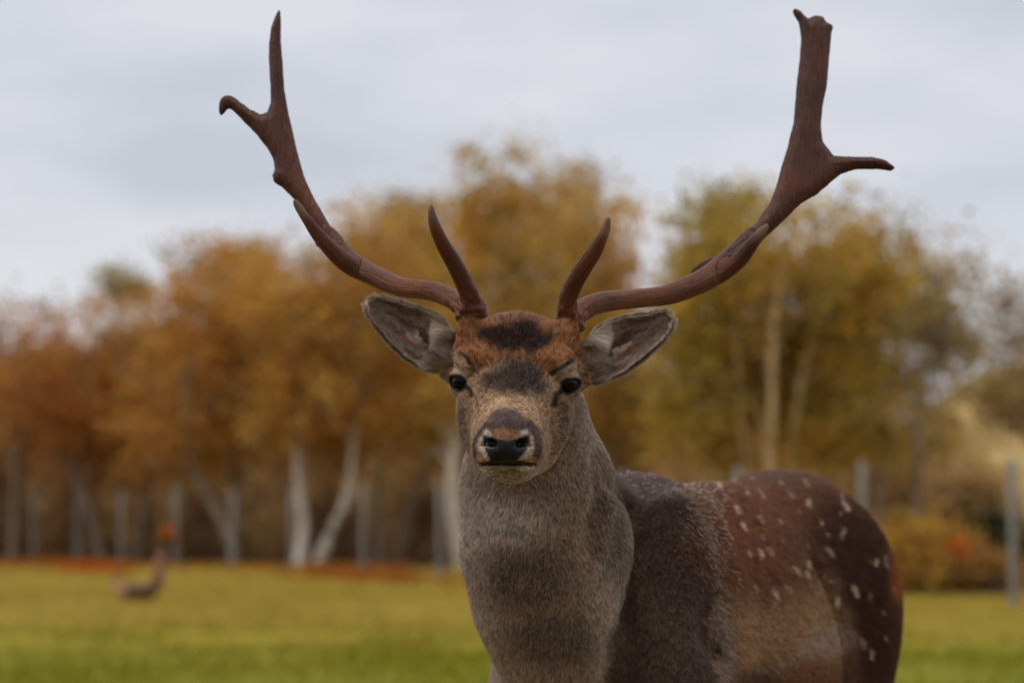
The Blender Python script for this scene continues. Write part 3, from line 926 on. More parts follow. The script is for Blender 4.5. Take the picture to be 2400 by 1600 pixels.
def build_body_field():
    fine = 0.0021
    Fd = Field(axis_steps(-0.22, 0.70, EYE[0] - 0.078, EYE[0] + 0.078, fine, 0.010),
               axis_steps(2.26, 3.78, 2.325, 2.585, fine, 0.010),
               axis_steps(-0.01, 1.24, EYE[2] - 0.125, EYE[2] + 0.085, fine, 0.010))
    # --- trunk
    Fd.ell(B(0, 0.30, 0.785), (0.158, 0.40, 0.195), BR, 0.05)
    Fd.ell(B(0, 0.06, 0.80), (0.125, 0.14, 0.195), BR, 0.05)            # withers and thorax
    Fd.cone(B(0, 0.02, 0.930), B(0, 0.30, 0.912), 0.048, 0.05, 0.06)    # spine
    Fd.cone(B(0, 0.30, 0.912), B(0, 0.57, 0.918), 0.05, 0.080, 0.06)
    Fd.ell(B(0.005, 0.56, 0.83), (0.158, 0.20, 0.175), BR, 0.05)           # pelvis
    Fd.ell(B(0.02, 0.33, 0.70), (0.135, 0.26, 0.14), BR, 0.06)         # belly
    for s in (1, -1):
        Fd.ell(B(0.070 * s, 0.57, 0.76), (0.078, 0.145, 0.19), BR, 0.05)   # thigh
        Fd.cone(B(0.068 * s, 0.55, 0.66), B(0.072 * s, 0.52, 0.52), 0.070, 0.048, 0.05)
        Fd.chain([(*B(0.073 * s, 0.53, 0.53), 0.050), (*B(0.085 * s, 0.66, 0.37), 0.030), (*B(0.085 * s, 0.685, 0.33), 0.026),
                  (*B(0.085 * s, 0.655, 0.10), 0.0165), (*B(0.085 * s, 0.635, 0.055), 0.019), (*B(0.085 * s, 0.60, 0.02), 0.022)], 0.02)
        Fd.ell(B(0.092 * s, 0.01, 0.80), (0.058, 0.095, 0.180), BR, 0.04)  # shoulder blade
        Fd.cone(B(0.088 * s, -0.03, 0.70), B(0.084 * s, 0.05, 0.585), 0.058, 0.044, 0.05)
        Fd.chain([(*B(0.088 * s, 0.045, 0.58), 0.046), (*B(0.082 * s, 0.015, 0.36), 0.025), (*B(0.082 * s, 0.012, 0.33), 0.026),
                  (*B(0.082 * s, 0.015, 0.10), 0.0165), (*B(0.082 * s, -0.005, 0.055), 0.019), (*B(0.082 * s, -0.04, 0.02), 0.022)], 0.02)
    Fd.cone(B(0, 0.755, 0.90), B(0, 0.80, 0.74), 0.028, 0.016, 0.03)     # tail
    # --- neck, thick in the rut
    Fd.cone(W(1312, 1200, 2.76), B(-0.005, 0.03, 0.87), 0.058, 0.075, 0.05)
    Fd.cone(W(1272, 950, 2.64), W(1340, 1165, 2.82), 0.040, 0.050, 0.04)   # nape
    N0, N1, N2, N3, N4 = W(1240, 1000, 2.605), W(1262, 1160, 2.66), W(1280, 1280, 2.70), W(1284, 1400, 2.735), W(1318, 1560, 2.79)
    Fd.chain([(*N0, 0.064), (*N1, 0.0835), (*N2, 0.0925), (*N3, 0.082), (*N4, 0.060)], 0.02)
    Fd.ell(W(1300, 1425, 2.775), (0.078, 0.09, 0.120), None, 0.02)         # breast
    # --- skull
    PA = pitch_axes(24)
    Fd.ell(H(0, -0.050, 0.012), (0.056, 0.062, 0.056), PA, 0.03)
    Fd.ell(H(0, 0.000, -0.014), (0.0555, 0.066, 0.040), PA, 0.03)
    Fd.ell(H(0, -0.036, 0.040), (0.052, 0.034, 0.028), PA, 0.022)                       # crown between the antlers
    Fd.cone(H(0, 0.015, -0.040), H(0, 0.110, -0.0705), 0.0405, 0.0275, 0.022)            # muzzle
    Fd.cone(H(0, 0.00, -0.014), H(0, 0.125, -0.0600), 0.034, 0.0175, 0.020)             # bridge of the nose
    for s in (-1, 1):
        Fd.ell(H(0.030 * s, -0.020, -0.042), (0.0265, 0.052, 0.036), PA, 0.028)         # cheek
        Fd.ell(H(0.0205 * s, 0.066, -0.066), (0.0165, 0.050, 0.020), PA, 0.025)
        Fd.ell(H(0.0195 * s, 0.118, -0.0785), (0.0165, 0.026, 0.0155), PA, 0.010)        # upper lip
        Fd.ell(H(0.046 * s, 0.004, 0.022), (0.017, 0.026, 0.013), HR((1, 0.35 * s, 0.1), (-0.35 * s, 1, -0.3), (0, 0.3, 1)), 0.014)   # brow
        Fd.cone(H(0.048 * s, -0.040, 0.040), H(0.052 * s, -0.048, 0.058), 0.0165, 0.0125, 0.012)  # pedicle
        Fd.cone(H(0.050 * s, -0.062, 0.018), H(0.066 * s, -0.068, 0.022), 0.026, 0.022, 0.02)     # root of the ear
    Fd.ell(H(0, 0.124, -0.0735), (0.0295, 0.022, 0.0185), PA, 0.010)                     # nose
    Fd.chain([(*H(0, -0.03, -0.074), 0.032), (*H(0, 0.045, -0.086), 0.019), (*H(0, 0.105, -0.0930), 0.0105)], 0.010)  # lower jaw
    for s in (-1, 1):
        Fd.cone(H(0.024 * s, -0.02, -0.074), H(0.013 * s, 0.098, -0.0930), 0.020, 0.0085, 0.010)
    for s in (-1, 1):
        Fd.ell(H(0.058 * s, 0.060, -0.050), (0.013, 0.036, 0.020), PA, 0.018, 'cut')
    # mouth
    Fd.ell(H(0, 0.135, -0.0915), (0.022, 0.018, 0.0009), pitch_axes(6), 0.004, 'cut')
    for s in (-1, 1):
        Fd.cone(H(0.026 * s, 0.128, -0.0912), H(0.037 * s, 0.075, -0.0905), 0.0012, 0.0008, 0.004, 'cut')
        # nostrils
        Fd.ell(H(0.0165 * s, 0.146, -0.0690), (0.0072, 0.012, 0.0040), HR((1, -0.3 * s, 0.45 * s), (0.25 * s, 1, 0), (-0.45 * s, 0, 1)), 0.004, 'cut')
        Fd.cone(H(0.0215 * s, 0.142, -0.0670), H(0.0252 * s, 0.132, -0.0765), 0.0030, 0.0016, 0.003, 'cut')
        # eyes: a lid sphere opened by an almond
        e, d = eye_pos(s), EYE_DIR[s]
        Fd.ell(e, (0.0198, 0.0198, 0.0190), None, 0.010)
        a1, a2, inner, up = eye_frame(s)
        M = np.stack([a1, a2, d], 1)
        Fd.ell(e + d * 0.0170 - up * 0.0024, (EYE_W, EYE_H, 0.0105), M, 0.0015, 'cut')
        ups = a2 if a2 @ up > 0 else -a2
        lid = []
        for t in np.linspace(-1.05, 1.0, 7):
            q = a1 * t * 0.0160 + ups * (0.0078 - 0.0085 * t * t) - up * 0.0028
            lid.append((*(e + norm(d * 0.0150 + q) * 0.0180), 0.0030))
        Fd.chain(lid, 0.003)
        # crease over the upper lid and the tear pit
        t0 = e + d * 0.0150 + up * 0.0130
        Fd.cone(t0 - inner * 0.010 - up * 0.004 - d * 0.002, t0 + inner * 0.009 - up * 0.001 - d * 0.001, 0.0011, 0.0011, 0.003, 'cut')
        Fd.cone(e + d * 0.0125 + a1 * 0.0125, H(0.0395 * s, 0.034, -0.020), 0.0022, 0.0012, 0.005, 'cut')
    # folds of the hide: where the neck meets the shoulder, and the elbow pit
    def dent(pts, r, k, sink=0.3):
        q = [Fd.hit(x, y) for x, y in pts]
        q = [p + norm(p - np.array([0, 0, CAM_Z])) * r * sink for p in q if p is not None]
        for a, b in zip(q[:-1], q[1:]):
            Fd.cone(a, b, r, r, k, 'cut')
    dent([(1470, 1195), (1487, 1246), (1476, 1330), (1458, 1400), (1440, 1492), (1425, 1590)], 0.006, 0.030)
    dent([(1520, 1290), (1530, 1360), (1536, 1440)], 0.004, 0.022)
    dent([(1384, 1075), (1394, 1110), (1398, 1150), (1386, 1212), (1380, 1280)], 0.003, 0.016)
    dent([(1440, 1180), (1440, 1240), (1425, 1310)], 0.002, 0.018)
    dent([(1404, 1075), (1430, 1130), (1470, 1195)], 0.005, 0.020)
    dent([(1655, 1486), (1668, 1510), (1684, 1545)], 0.013, 0.008, 0.1)
    dent([(1905, 1330), (1935, 1385), (1960, 1440), (1976, 1510), (1980, 1590)], 0.005, 0.030)
    dent([(1672, 1380), (1655, 1440), (1650, 1490)], 0.004, 0.025)
    return Fd

HEADC = H(0, 0.0, -0.02)
NOSE = H(0, 0.15, -0.075)
C1 = lambda pts: [(850 + 0.3189 * x, 650 + 0.3189 * y) for x, y in pts]
C6 = lambda pts: [(1350 + 0.3614 * x, 1050 + 0.3614 * y) for x, y in pts]

NOSEPAD = C1([(882, 1150), (930, 1168), (1000, 1192), (1060, 1200), (1120, 1192), (1190, 1162), (1228, 1150), (1236, 1195), (1205, 1260),
              (1172, 1310), (1130, 1352), (940, 1352), (915, 1300), (886, 1230)])
SPOTS = C6([(1110, 300), (1185, 285), (1330, 235), (1490, 235), (1040, 410), (1195, 475), (1310, 490), (1445, 425), (1505, 370),
            (1720, 330), (1745, 385), (1710, 430), (1000, 590), (1200, 585), (1190, 690), (1250, 670), (1110, 690), (1330, 615), (1490, 640),
            (1500, 760), (1420, 805), (1490, 825), (1595, 830), (1640, 860), (1155, 920), (1290, 960), (1370, 920), (1040, 870), (1900, 740),
            (1937, 750), (1998, 745), (1800, 940), (1895, 955), (1985, 1070), (2045, 920), (1690, 1000), (1850, 1270), (1910, 1340),
            (1995, 1230), (1620, 570), (1720, 560), (1640, 680), (930, 250), (1030, 222), (1145, 208), (1205, 310), (1080, 520), (1390, 310), (1580, 480)])

def body_masks(P):
    """where a point belongs: 1 on the head, 0 on the neck and body"""
    v = (P - EYE) @ RH
    f, z = -v[:, 1], v[:, 2]
    # the head ends behind the cheeks and under the jaw
    m = sstep(-0.095, -0.055, f + 0.25 * np.clip(z, -0.2, 0)) * sstep(-0.135, -0.105, z - 0.10 * np.clip(-f, 0, 1) * 1.0)
    return m

def coat(P, N, fine=None):
    """coat colour (linear albedo) of points on the body; the pattern belongs to the animal, some light and shade is painted in"""
    px, py = proj(P)
    n1 = noise3(P, 0.010, 1) - 0.5
    n2 = noise3(P, 0.035, 2) - 0.5
    jx, jy = px + 16 * n1 + 10 * n2, py + 16 * (noise3(P, 0.010, 3) - 0.5) + 10 * (noise3(P, 0.035, 4) - 0.5)
    # sharper features on the face
    qx, qy = px + 5 * n1, py + 5 * (noise3(P, 0.008, 5) - 0.5)
    head = body_masks(P)
    C = np.empty((len(P), 3))
    C[:] = lin(164, 140, 118)                               # neck: grey brown
    def mix(col, m):
        nonlocal C
        C = C + (np.asarray(col) - C) * np.clip(m, 0, 1)[:, None]
    def pm(pts, feather, x=None, y=None):
        return sstep(feather, -feather, poly_sd(jx if x is None else x, jy if y is None else y, pts))
    def em(cx, cy, rx, ry, ang=0, soft=0.5):
        c, s = math.cos(math.radians(ang)), math.sin(math.radians(ang))
        u, v = (jx - cx) * c + (jy - cy) * s, -(jx - cx) * s + (jy - cy) * c
        return sstep(1 + soft, 1 - soft, np.sqrt((u / rx) ** 2 + (v / ry) ** 2))
    # --- neck tones
    mix(lin(204, 194, 182), 0.9 * em(1180, 1228, 95, 62, 0, 0.7))
    mix(lin(92, 76, 66), 0.7 * em(1225, 1360, 110, 75))
    mix(lin(186, 170, 154), 0.85 * em(1415, 1430, 50, 100, 8))
    mix(lin(170, 154, 138), 0.6 * em(1130, 1420, 40, 110, -14))  # left edge of the neck, its rim light painted in
    mix(lin(150, 122, 98), 0.6 * em(1395, 1200, 45, 110, -15))
    mix(lin(92, 75, 65), 0.75 * em(1442, 1230, 52, 150, -8, 0.7))  # right side of the neck, side shade painted darker
    mix(lin(88, 77, 70), 0.7 * em(1300, 1500, 110, 60))  # lower chest, darkened to paint in its shade
    # --- trunk (behind the neck)
    dd = (P - SH) @ BD
    nn = (P - SH) @ BN
    trunk = sstep(-0.06, 0.02, dd) * (P[:, 1] > 2.74)
    # the trunk is painted by the same marks on both flanks
    dark = lin(76, 62, 55)
    sh = pm([(1395, 1060), (1424, 1112), (1560, 1095), (1620, 1170), (1664, 1290), (1674, 1390), (1650, 1500), (1690, 1640), (1415, 1640), (1440, 1492), (1458, 1400), (1476, 1330), (1488, 1246), (1472, 1190), (1430, 1115)], 20) * (P[:, 1] > 2.69)
    trunk = np.maximum(trunk, sh)
    C = C + (lin(100, 62, 42) - C) * trunk[:, None]
    mix(dark, sh * 0.97)
    mix(lin(118, 98, 84), em(1530, 1510, 100, 110, 0, 0.8) * trunk * 0.75)
    mix(lin(108, 86, 70), em(1500, 1370, 22, 70) * trunk * 0.7)
    mix(lin(110, 60, 36), em(1720, 1290, 110, 100) * trunk * 0.55)
    mix(lin(50, 28, 20), pm([(1930, 1150), (2120, 1200), (2120, 1640), (1985, 1640), (1972, 1480), (1930, 1350), (1890, 1270)], 62) * trunk * 0.9)
    mix(lin(160, 120, 84), pm([(1700, 1420), (1800, 1425), (1930, 1375), (1962, 1450), (1975, 1510), (1940, 1560), (1800, 1560), (1720, 1640), (1690, 1520)], 55) * trunk * 0.95)
    mix(lin(160, 134, 112), em(1935, 1500, 45, 34, -20, 0.9) * trunk * 0.9)
    mix(lin(156, 134, 114), em(1860, 1540, 75, 22, -22, 0.9) * trunk * 0.7 * sstep(0.3, 0.6, noise3(P, 0.012, 14)))
    mix(lin(150, 134, 122), em(1690, 1500, 26, 75, -12) * trunk * 0.9)
    mix(lin(122, 76, 46), em(1890, 1590, 70, 35) * trunk * 0.8)
    mix(lin(72, 46, 34), em(1760, 1605, 50, 40) * trunk * 0.8)
    mix(lin(140, 66, 26), sstep(2070, 2100, px) * sstep(1240, 1290, py) * sstep(1430, 1380, py) * trunk * 0.9)
    mix(lin(86, 70, 66), sstep(0.93, 0.985, P[:, 2]) * trunk * sstep(1640, 1560, px) * 0.8)
    mix(lin(84, 66, 58), sstep(0.985, 1.005, P[:, 2]) * trunk * sstep(1620, 1680, px) * 0.6)   # greyer line along the spine, painting in its sky sheen
    sp = np.zeros(len(P))
    visible = (nn > -0.03) | (P[:, 2] > 0.93)
    for i, (sx, sy) in enumerate(SPOTS):
        ang = math.radians(62 if sx < 1960 else 80) + 0.25 * math.sin(i * 2.4)
        c, s = math.cos(ang), math.sin(ang)
        u, v = (px - sx + 8 * n1) * c + (py - sy + 8 * n2) * s, -(px - sx + 8 * n1) * s + (py - sy + 8 * n2) * c
        k = (0.85 + 0.4 * math.sin(i * 5.1)) * (1.15 if sx > 1990 or sy > 1370 else 1.0)
        sp = np.maximum(sp, (0.65 + 0.35 * math.sin(i * 3.3)) * sstep(1.4, 0.6, np.sqrt((u / (11.5 * k)) ** 2 + (v / (4.3 * k)) ** 2)))
    # the far flank carries spots of its own
    g = noise3(np.stack([dd / 0.055, nn * 0, P[:, 2] / 0.055], 1), 1.0, 21)
    sp = np.where(visible, sp, sstep(0.74, 0.82, g) * sstep(0.06, 0.14, dd))
    mix(lin(206, 180, 152), 0.82 * sp * trunk)
    mix(lin(16, 13, 12), em(1668, 1512, 15, 28, -32, 0.35) * trunk)  # shade inside the elbow pit, painted near black
    belly = sstep(0.66, 0.60, P[:, 2]) * trunk
    mix(lin(150, 135, 118), belly * 0.7)
    legs = sstep(0.50, 0.42, P[:, 2])
    mix(lin(108, 82, 64), legs)
    mix(lin(30, 26, 24), sstep(0.045, 0.035, P[:, 2]))
    # --- head
    T = np.empty_like(C)
    T[:] = lin(158, 127, 97)
    Cn = C
    C = T
    mix(lin(186, 154, 120), 0.7 * pm(C1([(930, 880), (1250, 880), (1330, 960), (1180, 985), (1000, 970), (880, 1000)]), 24))
    mix(lin(116, 95, 80), 0.8 * em(1080, 1000, 26, 85, 0, 0.7))  # cheek side: grey brown coat, darkened with painted side-plane shade
    mix(lin(114, 94, 80), 0.8 * em(1338, 1000, 34, 95, 0, 0.7))  # other cheek side, shade painted in likewise
    rust = pm(C1([(640, 330), (680, 150), (950, 60), (1420, 60), (1640, 150), (1660, 330), (1640, 560), (1500, 620), (1430, 660), (1330, 720), (1250, 620), (1050, 600),
                  (900, 650), (820, 650), (740, 560), (690, 560)]), 14)
    mix(lin(140, 90, 56), rust)
    mix(lin(120, 74, 44), rust * 0.6 * sstep(0.45, 0.7, noise3(P, 0.014, 8)))
    mix(lin(112, 80, 60), 0.85 * pm(C1([(900, 300), (960, 120), (1300, 120), (1360, 330), (1200, 400), (1000, 380)]), 12))
    mix(lin(44, 35, 33), 0.96 * pm(C1([(858, 390), (960, 385), (1060, 370), (1180, 330), (1250, 330), (1300, 400), (1425, 420), (1400, 500), (1255, 580), (1180, 545),
                                   (1100, 540), (1000, 548), (920, 490), (850, 440)]), 11))
    mix(lin(50, 40, 38), 0.95 * pm(C1([(1050, 595), (1225, 600), (1310, 690), (1350, 800), (1280, 872), (1100, 852), (910, 838), (868, 745), (960, 670)]), 19))
    # brow marks, lids, tear lines
    mix(lin(184, 156, 130), 0.9 * np.maximum(em(1082, 866, 26, 26), em(1340, 864, 28, 20)))
    def ln(pts, w, soft=0.6):
        return sstep(w * (1 + soft), w * (1 - soft), line_d(qx, qy, C1(pts)))
    mix(lin(44, 36, 35), 0.9 * sstep(6.5, 2.0, line_d(qx, qy, [(1082, 828), (1097, 841), (1106, 857), (1110, 874)])))
    mix(lin(50, 41, 38), 0.9 * sstep(8.0, 2.5, line_d(qx, qy, [(1340, 843), (1321, 857), (1303, 869), (1290, 880)])))
    mix(lin(150, 120, 88), 0.8 * np.maximum(ln([(800, 660), (815, 760)], 7), ln([(1450, 690), (1420, 790)], 7)))
    mix(lin(40, 32, 30), 0.95 * np.maximum(ln([(730, 775), (800, 832), (803, 865)], 6.0), ln([(1500, 785), (1420, 860), (1404, 930)], 7.0)))
    for s in (-1, 1):
        a1, a2, inner, up = eye_frame(s)
        hgt = (P - eye_pos(s)) @ up
        al = almond(P, s)
        lidm = sstep(2.3, 1.7, al) * sstep(-0.001, 0.004, hgt)
        mix(lin(186, 156, 130), 0.9 * lidm)
        mix(lin(120, 96, 80), 0.8 * lidm * np.maximum(sstep(0.0008, 0.0002, np.abs(hgt - 0.0098 - 4.0 * n1 * 0.0004)), sstep(0.0008, 0.0002, np.abs(hgt - 0.0135))))
        mix(lin(20, 16, 15), sstep(1.30, 1.12, al) * sstep(0.0050, 0.0034, hgt))
        mix(lin(26, 21, 20), 0.95 * sstep(0.0020, 0.0010, np.abs(hgt - 0.0052)) * sstep(1.35, 1.15, al))
    # muzzle
    Fd.cone(H(0, 0.00, -0.014), H(0, 0.125, -0.0600), 0.034, 0.0175, 0.020)             # bridge of the nose
    for s in (-1, 1):
        Fd.ell(H(0.030 * s, -0.020, -0.042), (0.0265, 0.052, 0.036), PA, 0.028)         # cheek
        Fd.ell(H(0.0205 * s, 0.066, -0.066), (0.0165, 0.050, 0.020), PA, 0.025)
        Fd.ell(H(0.0195 * s, 0.118, -0.0785), (0.0165, 0.026, 0.0155), PA, 0.010)        # upper lip
        Fd.ell(H(0.046 * s, 0.004, 0.022), (0.017, 0.026, 0.013), HR((1, 0.35 * s, 0.1), (-0.35 * s, 1, -0.3), (0, 0.3, 1)), 0.014)   # brow
        Fd.cone(H(0.048 * s, -0.040, 0.040), H(0.052 * s, -0.048, 0.058), 0.0165, 0.0125, 0.012)  # pedicle
        Fd.cone(H(0.050 * s, -0.062, 0.018), H(0.066 * s, -0.068, 0.022), 0.026, 0.022, 0.02)     # root of the ear
    Fd.ell(H(0, 0.124, -0.0735), (0.0295, 0.022, 0.0185), PA, 0.010)                     # nose
    Fd.chain([(*H(0, -0.03, -0.074), 0.032), (*H(0, 0.045, -0.086), 0.019), (*H(0, 0.105, -0.0930), 0.0105)], 0.010)  # lower jaw
    for s in (-1, 1):
        Fd.cone(H(0.024 * s, -0.02, -0.074), H(0.013 * s, 0.098, -0.0930), 0.020, 0.0085, 0.010)
    for s in (-1, 1):
        Fd.ell(H(0.058 * s, 0.060, -0.050), (0.013, 0.036, 0.020), PA, 0.018, 'cut')
    # mouth
    Fd.ell(H(0, 0.135, -0.0915), (0.022, 0.018, 0.0009), pitch_axes(6), 0.004, 'cut')
    for s in (-1, 1):
        Fd.cone(H(0.026 * s, 0.128, -0.0912), H(0.037 * s, 0.075, -0.0905), 0.0012, 0.0008, 0.004, 'cut')
        # nostrils
        Fd.ell(H(0.0165 * s, 0.146, -0.0690), (0.0072, 0.012, 0.0040), HR((1, -0.3 * s, 0.45 * s), (0.25 * s, 1, 0), (-0.45 * s, 0, 1)), 0.004, 'cut')
        Fd.cone(H(0.0215 * s, 0.142, -0.0670), H(0.0252 * s, 0.132, -0.0765), 0.0030, 0.0016, 0.003, 'cut')
        # eyes: a lid sphere opened by an almond
        e, d = eye_pos(s), EYE_DIR[s]
        Fd.ell(e, (0.0198, 0.0198, 0.0190), None, 0.010)
        a1, a2, inner, up = eye_frame(s)
        M = np.stack([a1, a2, d], 1)
        Fd.ell(e + d * 0.0170 - up * 0.0024, (EYE_W, EYE_H, 0.0105), M, 0.0015, 'cut')
        ups = a2 if a2 @ up > 0 else -a2
        lid = []
        for t in np.linspace(-1.05, 1.0, 7):
            q = a1 * t * 0.0160 + ups * (0.0078 - 0.0085 * t * t) - up * 0.0028
            lid.append((*(e + norm(d * 0.0150 + q) * 0.0180), 0.0030))
        Fd.chain(lid, 0.003)
        # crease over the upper lid and the tear pit
        t0 = e + d * 0.0150 + up * 0.0130
        Fd.cone(t0 - inner * 0.010 - up * 0.004 - d * 0.002, t0 + inner * 0.009 - up * 0.001 - d * 0.001, 0.0011, 0.0011, 0.003, 'cut')
        Fd.cone(e + d * 0.0125 + a1 * 0.0125, H(0.0395 * s, 0.034, -0.020), 0.0022, 0.0012, 0.005, 'cut')
    # folds of the hide: where the neck meets the shoulder, and the elbow pit
    def dent(pts, r, k, sink=0.3):
        q = [Fd.hit(x, y) for x, y in pts]
        q = [p + norm(p - np.array([0, 0, CAM_Z])) * r * sink for p in q if p is not None]
        for a, b in zip(q[:-1], q[1:]):
            Fd.cone(a, b, r, r, k, 'cut')
    dent([(1470, 1195), (1487, 1246), (1476, 1330), (1458, 1400), (1440, 1492), (1425, 1590)], 0.006, 0.030)
    dent([(1520, 1290), (1530, 1360), (1536, 1440)], 0.004, 0.022)
    dent([(1384, 1075), (1394, 1110), (1398, 1150), (1386, 1212), (1380, 1280)], 0.003, 0.016)
    dent([(1440, 1180), (1440, 1240), (1425, 1310)], 0.002, 0.018)
    dent([(1404, 1075), (1430, 1130), (1470, 1195)], 0.005, 0.020)
    dent([(1655, 1486), (1668, 1510), (1684, 1545)], 0.013, 0.008, 0.1)
    dent([(1905, 1330), (1935, 1385), (1960, 1440), (1976, 1510), (1980, 1590)], 0.005, 0.030)
    dent([(1672, 1380), (1655, 1440), (1650, 1490)], 0.004, 0.025)
    return Fd

HEADC = H(0, 0.0, -0.02)
NOSE = H(0, 0.15, -0.075)
C1 = lambda pts: [(850 + 0.3189 * x, 650 + 0.3189 * y) for x, y in pts]
C6 = lambda pts: [(1350 + 0.3614 * x, 1050 + 0.3614 * y) for x, y in pts]

NOSEPAD = C1([(882, 1150), (930, 1168), (1000, 1192), (1060, 1200), (1120, 1192), (1190, 1162), (1228, 1150), (1236, 1195), (1205, 1260),
              (1172, 1310), (1130, 1352), (940, 1352), (915, 1300), (886, 1230)])
SPOTS = C6([(1110, 300), (1185, 285), (1330, 235), (1490, 235), (1040, 410), (1195, 475), (1310, 490), (1445, 425), (1505, 370),
            (1720, 330), (1745, 385), (1710, 430), (1000, 590), (1200, 585), (1190, 690), (1250, 670), (1110, 690), (1330, 615), (1490, 640),
            (1500, 760), (1420, 805), (1490, 825), (1595, 830), (1640, 860), (1155, 920), (1290, 960), (1370, 920), (1040, 870), (1900, 740),
            (1937, 750), (1998, 745), (1800, 940), (1895, 955), (1985, 1070), (2045, 920), (1690, 1000), (1850, 1270), (1910, 1340),
            (1995, 1230), (1620, 570), (1720, 560), (1640, 680), (930, 250), (1030, 222), (1145, 208), (1205, 310), (1080, 520), (1390, 310), (1580, 480)])

def body_masks(P):
    """where a point belongs: 1 on the head, 0 on the neck and body"""
    v = (P - EYE) @ RH
    f, z = -v[:, 1], v[:, 2]
    # the head ends behind the cheeks and under the jaw
    m = sstep(-0.095, -0.055, f + 0.25 * np.clip(z, -0.2, 0)) * sstep(-0.135, -0.105, z - 0.10 * np.clip(-f, 0, 1) * 1.0)
    return m

